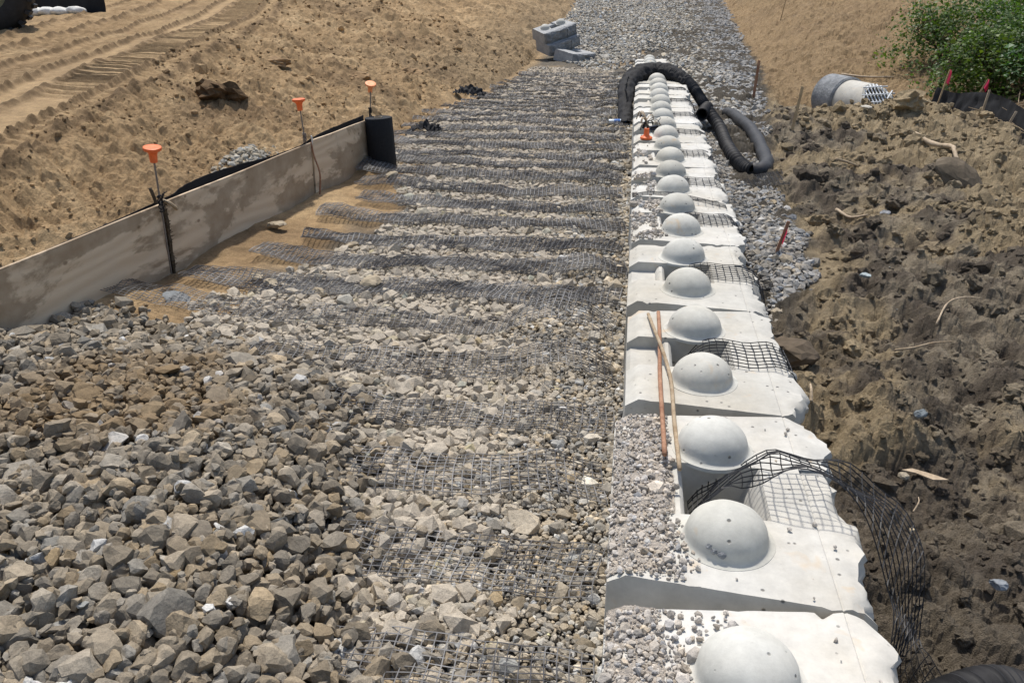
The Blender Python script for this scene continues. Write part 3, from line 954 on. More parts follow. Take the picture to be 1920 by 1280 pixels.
# ---- loose chips and dust on the near blocks
def chips_on_wall():
    r = np.random.default_rng(61)
    P, S = [], []
    def patch(x0, x1, y0, y1, dens, size, edge=0.05, z0=0.0, thr=None):
        x, y = scatter(x0, x1, y0, y1, dens, r)
        lim = x1 - edge * (0.5 + 1.5 * noise(y * 6, y * 0 + x0, 221))
        ok = x < lim
        if thr is not None:
            ok &= noise(x * 7, y * 5, 222) > thr
        x, y = x[ok], y[ok]
        # keep off the domes and out of the joints
        yy = (y - Y0) % PITCH_Y
        for u in (0.2925, 0.8725):
            k = (x - 0.495) ** 2 + (yy - u) ** 2 > 0.140 ** 2
            x, y, yy = x[k], y[k], yy[k]
        j = np.where(x < 0.81, 0.075 * (0.81 - x) / 0.66, 0.02) + 0.008
        k = (yy > j) & (yy < BL - j)
        slot = (yy > U0) & (yy < U1) & (x > 0.345)
        k &= ~slot
        x, y = x[k], y[k]
        s = size * np.exp(r.normal(0, 0.45, len(x)))
        xl = np.where(y < 3.22, 0.11, 0.15)
        ch = -0.04 * np.clip(1 - (x - xl) / 0.057, 0, 1)
        P.append(np.stack([x, y, z0 + ch + 0.35 * s + r.uniform(0, 0.008, len(x))], 1)); S.append(s)
    patch(0.112, 0.345, 0.9, 2.02, 7500, 0.0056)
    patch(0.112, 0.40, 0.9, 2.02, 900, 0.0085)
    patch(0.112, 0.345, 2.1, 3.2, 7500, 0.0054)
    patch(0.112, 0.36, 2.1, 3.0, 900, 0.0085)
    patch(0.30, 0.40, 2.15, 2.42, 2600, 0.008, 0.0)
    patch(0.30, 0.52, 1.55, 2.02, 1200, 0.007, 0.02)
    patch(0.11, 0.92, 0.9, 3.2, 45, 0.007, 0.0)
    patch(0.155, 0.40, 5.6, 6.7, 2600, 0.010, 0.06, 0, -0.2)
    patch(0.155, 0.36, 6.8, 7.7, 1800, 0.011, 0.06, 0, -0.1)
    patch(0.155, 0.34, 8.0, 9.4, 500, 0.012, 0.06, 0, 0.1)
    P, S = np.concatenate(P), np.concatenate(S)
    c = stone_cols(len(P), r, [0.50, 0.455, 0.40], 0.16, 0.03)
    o = link('stone_chips', stones_mesh('stone_chips', P, S, c, ROCK_LO, ICO1[1], r, 1.0), 'stone')
    tag(o, 'pale stone chips scattered on the back of the wall blocks', None, None, 'stuff')
    # dust beds: one fills the channel of the second block, one lies on the first
    for ya, yb, xe in ((2.14, 3.13, 0.342), (0.95, 1.975, 0.33)):
        xs, ys = np.meshgrid(np.linspace(0.114, xe, 30), np.linspace(ya, yb, 90))
        ch = -0.04 * np.clip(1 - (xs - 0.11) / 0.057, 0, 1)
        rag = xe - 0.02 - 0.05 * (0.5 + noise(ys * 6, ys * 0, 224)) * (ya < 2)
        Z = ch + 0.004 + 0.009 * fbm(xs * 16, ys * 16, 3, 223) - 0.024 * sstep(-0.035, 0.012, xs - rag) - 0.02 * sstep(0.0, 0.02, xs - rag) * (ya < 2)
        idx = np.arange(xs.size).reshape(xs.shape)
        F = np.stack([idx[:-1, :-1], idx[:-1, 1:], idx[1:, 1:], idx[1:, :-1]], -1).reshape(-1, 4)
        me = mesh_np('stone_dust', np.stack([xs, ys, Z], -1).reshape(-1, 3), F, np.tile([[0.56, 0.50, 0.43]], (xs.size, 1)), True)
        tag(link('stone_dust', me, 'sand', o), kind='stuff')
chips_on_wall()

# ------------------------------------------------------------------ geogrid
def grid_mesh(name, P, q, rib=0.0022, thick=0.0016):
    """P (n,m,3): points of the sheet; a rib along every column, a cross rib every q-th row"""
    n, m, _ = P.shape
    T = np.gradient(P, axis=0)
    W = np.gradient(P, axis=1)
    T /= np.maximum(np.linalg.norm(T, axis=2, keepdims=True), 1e-9)
    W /= np.maximum(np.linalg.norm(W, axis=2, keepdims=True), 1e-9)
    Nn = np.cross(T, W)
    Nn /= np.maximum(np.linalg.norm(Nn, axis=2, keepdims=True), 1e-9)
    V, F, o = [], [], 0
    def run(A, S_, N_):
        nonlocal o
        k = len(A)
        ring = np.stack([A - S_ * rib - N_ * thick, A + S_ * rib - N_ * thick, A + N_ * thick * 1.5], 1)
        V.append(ring.reshape(-1, 3))
        i = np.arange(k - 1) * 3
        for a, b in ((0, 1), (1, 2), (2, 0)):
            F.append(np.stack([i + a, i + b, i + b + 3, i + a + 3], 1) + o)
        o += 3 * k
    for j in range(m):
        run(P[:, j], W[:, j], Nn[:, j])
    for i in range(0, n, q):
        run(P[i], T[i], Nn[i])
    return mesh_np(name, np.concatenate(V), np.concatenate(F))
def ground_pile(x, y):
    return H(x, y) + pile_h(x, y) * 0.25
WORD_STRIP = 'dark geogrid strip laid flat across the gravel fill, %s strip counted from the bottom edge'
def lay_strips():
    r = np.random.default_rng(71)
    n = 0
    y = 2.045
    while y < 22.6:
        near, far = y < 5.0, y > 11
        xl = float(fill_left(np.array([y]))[()]) - (0.55 if y < 9.5 else 0.15) + r.uniform(-0.15, 0.12)
        if y < 4.8:
            xl = float(pile_edge(y)) - 0.55
        dx = 0.043 if not far else 0.075
        xr = 0.10 + r.uniform(-0.05, 0.03)
        xs = np.arange(xr, xl, -dx)
        m = 11 if not far else 8
        w = 0.31
        layers = 1 if y < 5.4 else 2
        meshes = []
        ang, bend = r.normal(0, 0.02), r.normal(0, 0.05)
        hump = {5: 0.17, 4: 0.05}.get(n, 0.0)
        lift = sstep(0.0, 0.35, r.uniform(-0.2, 0.35))
        for L in range(layers):
            v = np.linspace(-w / 2, w / 2, m)
            X = np.repeat(xs[:, None], m, 1)
            Yc = y + ang * (xs - 0.1) + bend * np.sin((xs + 1.2) * 1.1) * 0.5 + (0.02 * r.normal() if L else 0)
            Yg = Yc[:, None] + v[None] * (1 + 0.05 * noise(xs * 2, xs * 0 + n, 301))[:, None] + 0.012 * noise(X * 3, X * 0 + n * 3.1, 306)
            Xg = X + 0.05 * noise(Yg * 2.2, X * 0.6 + n, 302)
            Zg = H(Xg, Yg) + 0.042 + 0.014 * L + 0.022 * noise(Xg * 2.4, Yg * 2.4, 303) + 0.018 * noise(Xg * 7, Yg * 7, 304 + L)
            Zg += 0.045 * np.exp(-((Xg + 0.18) / 0.22) ** 2) * (0.4 + lift)
            if hump:
                Zg += hump * np.exp(-((Xg + 0.28) / 0.30) ** 2) * np.clip(1.1 + v[None] * 1.2, 0, 2)
            # the free end rides up over the sand
            Zg += 0.02 * sstep(xl + 0.5, xl, Xg) * (1 + noise(Xg * 3, Yg * 3 + n, 305))
            meshes.append(np.stack([Xg, Yg, Zg], -1))
        rib = 0.0021 if near else (0.0028 if not far else 0.0046)
        t = empty('geogrid_strip', (0.1, y, gz(0.1, y)))
        lab = WORD_STRIP % ORD[n]
        if n == 5:
            lab = 'geogrid strip humped up in a fan of ribs beside the wall'
        elif n == 1:
            lab = 'dusty grey geogrid strip with open square mesh beside the second block'
        tag(t, lab, 'geogrid', 'geogrid strips across the fill')
        for L, P in enumerate(meshes):
            me = grid_mesh('mesh_layer', P - np.array([0.1, y, gz(0.1, y)]), 1, rib)
            link('mesh_layer', me, 'gridg', t)
        n += 1
        y += 0.5875 * (1.0 if y < 15 else 1.0)
lay_strips()
def tail(name, label, ctr, w, m, step, q=1, twist=None, group='geogrid tails over the face of the wall', rib=0.0022, crumple=0.004):
    ctr = np.array(ctr, float)
    L = np.linalg.norm(np.diff(ctr, axis=0), axis=1).sum()
    C = spline(ctr, max(6, int(L / step)))
    tw = np.zeros((len(C), 3)); tw[:] = (0, 1, 0)
    if twist is not None:
        tw = spline(np.array(twist, float), len(C))
        tw /= np.linalg.norm(tw, axis=1, keepdims=True)
    v = np.linspace(-w / 2, w / 2, m)
    P = C[:, None] + tw[:, None] * v[None, :, None]
    P[..., 0] += 0.008 * noise(P[..., 1] * 9, P[..., 0] * 4, 311)
    P[..., 2] += crumple * noise(P[..., 1] * 7, P[..., 0] * 6 + P[..., 2] * 4, 312)
    o0 = C[0]
    o = link(name, grid_mesh(name, P - o0, q, rib), 'grid')
    o.location = o0
    tag(o, label, 'geogrid', group)
    return o
tail('geogrid_tail', 'black geogrid arching up out of the slot and curling down to the mud',
     [(0.40, 2.66, -0.16), (0.47, 2.66, -0.03), (0.60, 2.66, 0.075), (0.74, 2.66, 0.125), (0.88, 2.64, 0.105), (1.02, 2.58, 0.02), (1.12, 2.48, -0.14), (1.13, 2.36, -0.30), (1.10, 2.24, -0.42), (1.14, 2.08, -0.45), (1.25, 1.9, -0.46)],
     0.30, 11, 0.042, crumple=0.045, twist=[(0.05, 1, -0.1)] + [(0.05, 1, -0.35)] * 2 + [(0.05, 1, -0.32), (0.1, 1, -0.2), (0.25, 0.95, 0.1), (0.4, 0.8, 0.35), (0.5, 0.75, 0.35), (0.6, 0.7, 0.2), (0.7, 0.7, 0.1), (0.7, 0.7, 0.1)])
TAIL_W = {2: 'black geogrid tail with clear square mesh draped beside the crossed bars', 3: 'black geogrid tail draped over the fourth block and hanging down its face'}
for k in range(2, 11):
    y = Y0 + PITCH_Y * k + 0.585
    rr = np.random.default_rng(k)
    j = lambda a=0.02: rr.uniform(-a, a)
    end = -0.5 + (0.03 if k < 3 else 0.06)
    pts = [(0.42, y + j(), -0.14), (0.50, y + j(), -0.012), (0.60, y + j(), 0.016), (0.74, y + j(), 0.012), (0.86, y + j(), 0.012), (0.945, y + j(), -0.05), (0.975 + j(), y + j(0.04), -0.22), (0.985 + j(), y + j(0.06), -0.38)]
    if k > 2:
        pts += [(1.05, y - 0.04 + j(0.05), end), (1.22 + j(0.1), y - 0.1 + j(0.1), end + 0.01)]
    tail('geogrid_tail', TAIL_W.get(k) or 'small black geogrid tail lying over the %s block from the near end' % ORD[k], pts, 0.29, 9 if k < 5 else 7, 0.042 if k < 5 else 0.06, rib=0.0021 if k < 4 else 0.0026)
# strip pulled across the top of the wall at the seventh block
yy = 6.42
tail('geogrid_tail', 'geogrid strip pulled tight across the block top between two domes', [(0.16, yy + 0.28, 0.03), (0.3, yy + 0.28, 0.055), (0.5, yy + 0.27, 0.05), (0.7, yy + 0.2, 0.03), (0.88, yy + 0.12, 0.01)], 0.12, 5, 0.05, rib=0.0026)
# piece of grid under the loop of pipe
gx, gy = 1.62, 9.55
tail('geogrid_piece', 'crumpled geogrid piece on the gravel below the loop of pipe', [(gx - 0.22, gy + 0.05, gz(gx - .22, gy) + 0.05), (gx, gy - 0.05, gz(gx, gy) + 0.08), (gx + 0.22, gy - 0.05, gz(gx + .22, gy) + 0.06)], 0.62, 16, 0.045, rib=0.004, group=None)

# ------------------------------------------------------------------ plywood boards
BANG = math.atan2(-0.115, 1.0)
def bpt(y, off=0.0):
    return board_x(y) + off
BOARD_LAB = ['mud stained plywood board nearest the camera, stones heaped against it', 'plywood board with flowing grain between the first two stakes', 'short plywood board beside the black roll, stained at its top']
for k, (ya, yb) in enumerate(((3.25, 5.645), (5.70, 8.045), (8.085, 9.50))):
    ln = (yb - ya) / math.cos(BANG)
    cut = 0.0
    o = MB()
    ns = 14
    V, F = [], []
    for i in range(ns + 1):
        t = i / ns
        bow = 0.004 * math.sin(math.pi * t)
        zt = 0.112 + 0.012 * k * (0.5 - t) + 0.002 * math.sin(9 * t + k) + (0.02 * (1 - t) if k == 0 else 0)
        for x, z in ((-0.009 + bow, -0.35), (0.009 + bow, -0.35), (0.009 + bow, zt + 0.6), (-0.009 + bow, zt + 0.6)):
            V.append((x, (t - 0.5) * ln, z))
    for i in range(ns):
        for c in range(4):
            a, b = i * 4 + c, i * 4 + (c + 1) % 4
            F.append((a, a + 4, b + 4, b))
    F.append((0, 1, 2, 3)); F.append((ns * 4 + 3, ns * 4 + 2, ns * 4 + 1, ns * 4))
    o.add(V, F)
    ym = (ya + yb) / 2
    b = o.build('plywood_board', 'ply')
    b.location = (bpt(ym), ym, -0.6)
    b.rotation_euler = (0, R(2.0), BANG)
    tag(b, BOARD_LAB[k], 'board', 'plywood boards holding back the sand')
    if k == 1:
        mb = MB()
        rr = random.Random(5)
        for q in range(70):
            z = rr.uniform(0.0, 0.72)
            y = -ln / 2 - 0.012 + rr.uniform(-0.015, 0.012)
            dx, dy, dz = rr.uniform(0.008, 0.045), rr.uniform(-0.03, 0.03), rr.uniform(-0.05, 0.03)
            mb.tube([(0.0, y, z), (dx * .6, y + dy * .5, z + dz * .5), (dx, y + dy, z + dz)], [0.005, 0.004, 0.0015], 4)
        mb.tube([(0.012, -ln / 2 - 0.012, 0.02 + 0.05 * q) for q in range(14)], [0.012 + 0.004 * (q % 3) for q in range(14)], 5)
        link('frayed_fibre', mb.mesh('frayed_fibre'), 'bark', b)
# black fabric behind the boards
def wavy_sheet(name, label, cat, pts_top, pts_bot, nx, nz, mat, wob=0.01, seed=0, group=None, thick=0.004):
    A, B = spline(pts_top, nx), spline(pts_bot, nx)
    t = np.linspace(0, 1, nz)[:, None, None]
    P = A[None] * (1 - t) + B[None] * t
    nrm = np.gradient(P, axis=1)
    nn = np.cross(nrm, (B - A)[None])
    nn /= np.maximum(np.linalg.norm(nn, axis=2, keepdims=True), 1e-9)
    s = np.linspace(0, 1, nx)[None] * nx * 0.35
    P = P + nn * (wob * fbm(s + 0 * t[..., 0], t[..., 0] * 2.5 + 0 * s, 3, 400 + seed))[..., None]
    V = np.concatenate([(P + nn * thick / 2).reshape(-1, 3), (P - nn * thick / 2).reshape(-1, 3)])
    I = np.arange(nx * nz).reshape(nz, nx)
    q = np.stack([I[:-1, :-1], I[:-1, 1:], I[1:, 1:], I[1:, :-1]], -1).reshape(-1, 4)
    F = [q, q[:, ::-1] + nx * nz]
    loop = np.concatenate([I[0, :], I[1:, -1], I[-1, -2::-1], I[-2:0:-1, 0]])
    nxt = np.roll(loop, -1)
    F.append(np.stack([loop, loop + nx * nz, nxt + nx * nz, nxt], 1))
    o0 = V.mean(0)
    me = mesh_np(name, V - o0, np.concatenate(F), None, True)
    me.set_sharp_from_angle(angle=R(60))
    o = link(name, me, mat)
    o.location = o0
    if label:
        tag(o, label, cat, group)
    return o
ys = [3.4, 4.2, 5.0, 5.8, 6.1, 6.5, 7.0, 7.4, 7.9, 8.3, 8.8, 9.2, 9.5]
hs = [0.09, 0.095, 0.10, 0.12, 0.155, 0.16, 0.135, 0.105, 0.095, 0.13, 0.14, 0.14, 0.14]
wavy_sheet('fabric_sheet', 'black fabric edge standing up behind the plywood boards', 'fabric', [(bpt(y) - 0.035 - 0.25 * max(0, h - 0.13), y, h) for y, h in zip(ys, hs)], [(bpt(y) - 0.035, y, -0.25) for y in ys], 90, 10, 'fabric', 0.012, 1)
# stakes with orange caps
def cap_mesh(mb, base, axis, r=0.062, h=0.115):
    rot = Vector((0, 0, 1)).rotation_difference(Vector(axis)).to_matrix()
    prof = [(0.018, 0), (0.026, 0.002), (0.027, 0.02), (0.029, 0.055), (0.034, 0.070), (0.048, 0.082), (r, 0.087), (r + 0.002, 0.097), (r, 0.106), (r - 0.008, 0.109), (0.03, 0.106), (0.001, 0.105)]
    return mb.lathe([(a, b * h / 0.109) for a, b in prof], 24, rot, base)
STAKES = [((-3.335, 5.675, -0.55), (-3.245, 5.565, 0.50), 'orange', (0.12, -0.1, 1), 'steel stake with bright orange mushroom cap at the first board joint'),
          ((-3.06, 8.075, -0.55), (-3.115, 8.06, 0.47), 'orange', (-0.05, 0, 1), 'steel stake with orange cap and a rusty bent rod, at the second joint'),
          ((-2.93, 9.60, -0.55), (-2.89, 9.70, 0.42), 'orangef', (0.25, -0.35, 1), 'steel stake with pale faded orange cap behind the black roll')]
for k, (a, b, m, ax, lab) in enumerate(STAKES):
    t = tag(empty('capped_stake', a), lab, 'stake', 'capped stakes along the boards')
    A, B = Vector((0, 0, 0)), Vector(b) - Vector(a)
    mb = MB()
    pts = [A.lerp(B, q / 40) for q in range(41)]
    mb.tube(pts, [0.0072 if q % 2 else 0.0064 for q in range(41)], 8)
    mb.build('rod', 'steel', t, True)
    cm = MB()
    axv = Vector(ax).normalized()
    cap_mesh(cm, tuple(B - axv * 0.06), axv)
    cm.build('cap', m, t, True, 50)
    # wire and tape wound round the stake at board height
    mb = MB()
    rr = random.Random(k + 3)
    c0 = A.lerp(B, (0.13 + 0.55) / (b[2] - a[2]))
    wv = []
    for q in range(50):
        an = q * 0.75
        wv.append(c0 + Vector((0.016 * math.cos(an), 0.016 * math.sin(an), 0.06 * math.sin(q * 0.21) + rr.uniform(-.006, .006))))
    mb.tube(wv, 0.0045, 5)
    for q in range(3):
        d = Vector((rr.uniform(-.05, .05), rr.uniform(-.06, .06), rr.uniform(-.02, .09)))
        mb.tube([c0, c0 + d * .6 + Vector((0, 0, .02)), c0 + d], [0.006, 0.004, 0.002], 5)
    mb.build('wire_tie', 'fabric' if k != 1 else 'steel', t, True)
    if k == 1:
        P = spline([(0.03, -0.03, 0.66), (0.06, -0.05, 0.52), (0.105, -0.06, 0.36), (0.09, -0.07, 0.16), (0.085, -0.09, -0.02)], 24)
        MB().tube(P, 0.009, 8).build('bent_rod', 'rebar', t, True)
        MB().tube(spline([(0.02, 0.0, 0.60), (0.04, -0.01, 0.67), (0.035, -.015, 0.72)], 8), [0.008] * 8, 6).build('tape', 'bag', t, True)
    if k == 0:
        MB().tube(spline([(0.03, -0.03, 0.70), (0.075, 0.02, 0.66), (0.10, 0.07, 0.60)], 10), 0.013, 6).build('tape', 'stick', t, True)
        MB().tube(spline([(-0.035, -0.02, 0.78), (-0.02, -0.01, 0.70), (0.0, -0.01, 0.58)], 10), 0.014, 6).build('dark_tie', 'bark', t, True)

# standing roll of black fabric
t = tag(empty('fabric_roll', (-2.715, 9.43, -0.54), 0.3), 'roll of black fabric standing on end beside the plywood', 'fabric roll')
t.rotation_euler = (R(-1.5), R(-2.0), 0.3)
mb = MB()
ns = 220
spir = [(0.152 - 0.010 * (q / ns) * 3 * 0 - 0.0, q) for q in range(ns)]
prof = [(0.05, 0.0), (0.150, 0.0), (0.154, 0.008), (0.154, 0.33), (0.153, 0.66), (0.148, 0.668), (0.13, 0.664), (0.115, 0.667), (0.10, 0.663), (0.085, 0.666), (0.066, 0.663), (0.052, 0.665), (0.048, 0.655), (0.048, 0.1)]
mb.lathe(prof, 48)
V = np.array(mb.v)
a = np.arctan2(V[:, 1], V[:, 0])
V[:, :2] *= (1 + 0.018 * np.sin(2 * a + 0.6) + 0.006 * np.sin(5 * a + V[:, 2] * 3))[:, None]
mb.v = [tuple(p) for p in V]
mb.build('rolled_fabric', 'fabric', t, True, 40)
MB().lathe([(0.040, 0.02), (0.046, 0.02), (0.046, 0.674), (0.040, 0.674), (0.040, 0.02)], 28).build('cardboard_core', 'palewood', t, True, 40)
MB().tube([(0.155, -0.02, 0.004), (0.156, -0.01, 0.3), (0.154, -0.015, 0.664)], 0.004, 6).build('loose_edge', 'fabric', t, True)

# ------------------------------------------------------------------ rods and small things on the wall
def rod(name, label, pts, rad, mat, group=None, cat='rod', n=8):
    P = spline(pts, 30)
    o0 = P[0]
    rr = [rad * (1.0 if q % 2 else 0.93) for q in range(len(P))]
    o = MB().tube(P - o0, rr, n).build(name, mat, None, True)
    o.location = o0
    tag(o, label, cat, group)
    return o
rod('rebar_rod', 'straight orange rusty steel bar lying across the second and third blocks', [(0.302, 2.76, 0.052), (0.303, 3.2, 0.025), (0.304, 3.55, 0.013), (0.312, 3.95, 0.014), (0.312, 4.27, 0.016)], 0.0105, 'rebar', 'rusty bars on the wall')
rod('rebar_rod', 'bent grey brown bar crossing over the straight rusty bar', [(0.357, 2.70, 0.03), (0.353, 3.1, 0.014), (0.352, 3.45, 0.014), (0.322, 3.72, 0.036), (0.29, 3.95, 0.034), (0.258, 4.24, 0.014)], 0.0095, 'stick', 'rusty bars on the wall')
# orange cap standing upside down on a block
mb = MB()
cap_mesh(mb, (0, 0, 0.118), (0, 0, -1), 0.064)
o = mb.build('mushroom_plug', 'orange', None, True, 50)
o.location = (0.285, 9.22, 0.002)
tag(o, 'loose orange mushroom cap set upside down on a wall block', 'safety cap')
# bundle of straps and ties
t = tag(empty('strap_bundle', (0.285, 9.86, 0.0)), 'tangle of dark straps and dry strips on a wall block behind the cap', 'strap bundle')
rr = random.Random(12)
for q in range(15):
    an, ln = rr.uniform(0, 6.28), rr.uniform(0.12, 0.23)
    dz = rr.uniform(-0.01, 0.16)
    d = Vector((math.cos(an), math.sin(an), 0))
    A = Vector((0, 0, 0.05)) - d * 0.03
    P = spline([A, A + d * ln * 0.5 + Vector((0, 0, dz * 0.7 + 0.02)), A + d * ln * 0.85 + Vector((0, 0, dz)), A + d * ln + Vector((0, 0, max(dz - 0.05, -0.04)))], 10)
    s = MB().tube(P, [rr.uniform(0.007, 0.016)] * 10, 5, squash=0.25).build('strap', 'fabric' if q % 3 == 0 else ('tie' if q % 3 == 1 else 'palewood'), t)
MB().tube([(-0.03, -.02, 0.012), (0.0, 0, 0.05), (0.03, 0.02, 0.012)], 0.022, 6).build('knot', 'tie', t, True)
# dark pouch leaning on the dome
mb = MB()
mb.box((-0.05, -0.035, 0), (0.05, 0.035, 0.045))
bm = bmesh.new(); me = mb.mesh('tool_pouch'); bm.from_mesh(me); bmesh.ops.bevel(bm, geom=bm.edges[:], offset=0.012, segments=2, affect='EDGES'); bm.to_mesh(me); bm.free()
o = link('tool_pouch', me, 'navy'); o.location = (0.375, 9.80, 0.0); o.rotation_euler = (0, R(-8), 0.3)
MBf = MB().box((-0.045, -0.037, 0.026), (0.045, -0.034, 0.044)); link('flap', MBf.mesh('flap'), 'fabric', o)
tag(o, 'small navy pouch lying against a dome near the straps', 'pouch')
# water bottle on the gravel
bx, by = -0.08, 12.62
t = tag(empty('water_bottle', (bx, by, gz(bx, by) + 0.07)), 'small clear bottle with blue label lying on the gravel by the sleeve', 'bottle')
t.rotation_euler = (0, R(90), 0.25)
MB().lathe([(0.001, -0.13), (0.03, -0.13), (0.037, -0.12), (0.037, -0.05), (0.0345, -0.045), (0.0345, 0.03), (0.037, 0.04), (0.034, 0.07), (0.018, 0.10), (0.014, 0.112)], 20).build('bottle_body', 'plastic', t, True, 40)
MB().lathe([(0.0375, -0.055), (0.0385, -0.05), (0.0385, 0.03), (0.0375, 0.034)], 20).build('label', 'blue', t, True)
MB().lathe([(0.016, 0.105), (0.017, 0.107), (0.017, 0.128), (0.001, 0.129)], 14).build('bottle_cap', 'blue', t, True, 40)

# ------------------------------------------------------------------ pipe over the wall, in its fabric sleeve
def corrugated(path, n, r, amp, per, seg=28, flare=None):
    P = spline(path, n)
    L = np.concatenate([[0], np.cumsum(np.linalg.norm(np.diff(P, axis=0), axis=1))])
    rad = r + amp * np.clip(np.sin(2 * np.pi * L / per) * 1.6, -1, 1)
    return P, rad, L
def pipe_shell(name, P, rad, wall, mat, parent, seg=26, wrinkle=0.0, seed=0, squash=1.0):
    mb = MB()
    mb.tube(P, list(rad), seg, cap=False, squash=squash)
    if wrinkle:
        V = np.array(mb.v)
        C = np.repeat(np.asarray(P), seg, 0)
        d = V - C
        a = np.tile(np.arange(seg) / seg * 8, len(P))
        s = np.repeat(np.linspace(0, len(P) * 0.22, len(P)), seg)
        k = 1 + wrinkle * (noise(a, s * 1.4, 500 + seed) + 0.6 * noise(a * 2.2, s * 0.9, 501 + seed))
        mb.v = [tuple(p) for p in C + d * k[:, None]]
    inner = MB().tube(P, [max(x - wall, 0.01) for x in rad], seg, cap=False, squash=squash)
    o = len(mb.v)
    mb.v += inner.v
    mb.f += [tuple(i + o for i in f[::-1]) for f in inner.f]
    last = (len(P) - 1) * seg
    for base in (0, last):
        for k in range(seg):
            a, b = base + k, base + (k + 1) % seg
            mb.f.append((a, a + o, b + o, b) if base == last else (a, b, b + o, a + o))
    return mb.build(name, mat, parent, True, 55)
hz = lambda x, y: gz(x, y) + 0.095
O = np.array([1.4, 11.5, gz(1.4, 11.5)])
t = tag(empty('drain_pipe', O), 'black corrugated drain pipe slung over the wall and looping on the gravel', 'pipe')
path1 = np.array([(0.72, 14.22, 0.12), (0.90, 14.05, 0.06), (1.05, 13.75, -0.05), (1.18, 13.3, -0.20), (1.28, 12.8, -0.31), (1.35, 12.2, -0.37), (1.37, 11.3, hz(1.37, 11.3)), (1.40, 10.4, hz(1.40, 10.4)), (1.45, 9.95, hz(1.45, 9.95)), (1.53, 9.82, hz(1.53, 9.82))])
P, rad, L = corrugated(path1 - O, 460, 0.080, 0.006, 0.030)
pipe_shell('corrugated_hose', P, rad, 0.012, 'rubber', t)
path2 = np.array([(1.515, 9.83, hz(1.515, 9.83)), (1.63, 9.86, hz(1.63, 9.86)), (1.73, 10.2, hz(1.73, 10.2)), (1.78, 10.8, hz(1.78, 10.8)), (1.80, 11.6, hz(1.80, 11.6)), (1.78, 12.4, hz(1.78, 12.4)), (1.74, 13.1, hz(1.74, 13.1)), (1.70, 13.7, hz(1.70, 13.7)), (1.62, 14.0, hz(1.62, 14.0))])
P = spline(path2 - O, 90)
pipe_shell('sleeved_hose', P, np.full(90, 0.084) + 0.004 * np.sin(np.arange(90) * 0.6), 0.012, 'sock', t, 24, 0.035, 5)
# fabric sleeve gathered over the wall
path3 = np.array([(0.06, 12.55, -0.43), (0.03, 12.9, -0.33), (0.02, 13.4, -0.14), (0.05, 13.9, 0.0), (0.22, 14.25, 0.09), (0.46, 14.4, 0.13), (0.68, 14.3, 0.12), (0.88, 14.08, 0.06), (0.98, 13.9, 0.0)])
O3 = np.array([0.1, 13.9, -0.47])
P = spline(path3 - O3, 110)
rad = np.interp(np.linspace(0, 1, 110), [0, 0.08, 0.2, 0.35, 0.5, 0.65, 0.8, 0.92, 1], [0.09, 0.105, 0.115, 0.135, 0.155, 0.15, 0.125, 0.105, 0.094])
o = pipe_shell('fabric_sleeve', P, rad, 0.008, 'fabric', None, 32, 0.22, 9, 0.8)
o.location = O3
tag(o, 'wrinkled black fabric sleeve draped over the top of the wall', 'fabric sleeve')
# skirt of the sleeve hanging on the far side
wavy_sheet('fabric_flap', 'loose black fabric flap hanging under the sleeve on the back of the wall', 'fabric', [(0.0, 13.2, 0.0), (0.04, 13.8, 0.10), (0.16, 14.3, 0.16), (0.35, 14.7, 0.16)], [(0.08, 12.75, -0.47), (0.06, 13.2, -0.45), (0.03, 13.8, -0.46), (0.02, 14.4, -0.5)], 40, 20, 'fabric', 0.035, 6)
# short stub of pipe beside the wall
P = spline([(0.0, 0.55, 0.02), (0.0, 0.3, 0.01), (0.02, 0.0, 0.0)], 70)
L = np.concatenate([[0], np.cumsum(np.linalg.norm(np.diff(P, axis=0), axis=1))])
o = pipe_shell('pipe_stub', P, 0.086 + 0.005 * np.clip(np.sin(2 * np.pi * L / 0.030) * 1.6, -1, 1), 0.012, 'rubber', None, 26)
o.location = (1.10, 12.55, gz(1.10, 12.55) + 0.27)
o.rotation_euler = (0, 0, R(-14))
tag(o, 'open end of a short black corrugated pipe beside the wall face', 'pipe')
# corrugated pipe in the near corner
P = spline([(-0.55, -0.28, 0.02), (-0.3, -0.17, 0.04), (0.0, 0.0, 0.03), (0.16, 0.03, -0.03), (0.30, 0.0, -0.12), (0.36, -0.06, -0.2)], 230)
L = np.concatenate([[0], np.cumsum(np.linalg.norm(np.diff(P, axis=0), axis=1))])
o = pipe_shell('drain_pipe', P, 0.084 + 0.006 * np.clip(np.sin(2 * np.pi * L / 0.026) * 1.6, -1, 1), 0.01, 'rubber', None, 30)
o.location = (1.36, 2.20, -0.45)
tag(o, 'ribbed black pipe emerging from the mud at the bottom edge', 'pipe')

# ------------------------------------------------------------------ culvert with its grate
t = tag(empty('culvert', (4.36, 16.9, -0.67), R(-64)), 'pale concrete culvert pipe with a slanted white bar grate in the trench', 'culvert')
seg, ro, ri = 48, 0.37, 0.31
def mitre(z):
    return 0.22 + (ro - z) * 0.95
mb = MB()
V, F = [], []
for rr_, xs_ in ((ro, -0.35), (ro, None), (ri, None), (ri, -0.35)):
    for k in range(seg):
        a = 2 * math.pi * k / seg
        y, z = rr_ * math.sin(a), rr_ * math.cos(a)
        V.append((xs_ if xs_ is not None else mitre(z), y, z))
for i in range(3):
    for k in range(seg):
        a, b = i * seg + k, i * seg + (k + 1) % seg
        F.append((a, b, b + seg, a + seg))
mb.add(V, F).build('pipe_barrel', 'bagc' if 'bagc' in M else 'conc', t, True, 40)
MB().lathe([(ro - 0.01, -0.9), (ro + 0.05, -0.9), (ro + 0.05, -0.36), (ro + 0.02, -0.33), (ro - 0.01, -0.33)], 40, Matrix.Rotation(R(90), 3, 'Y')).build('pipe_collar', 'dark', t, True, 40)
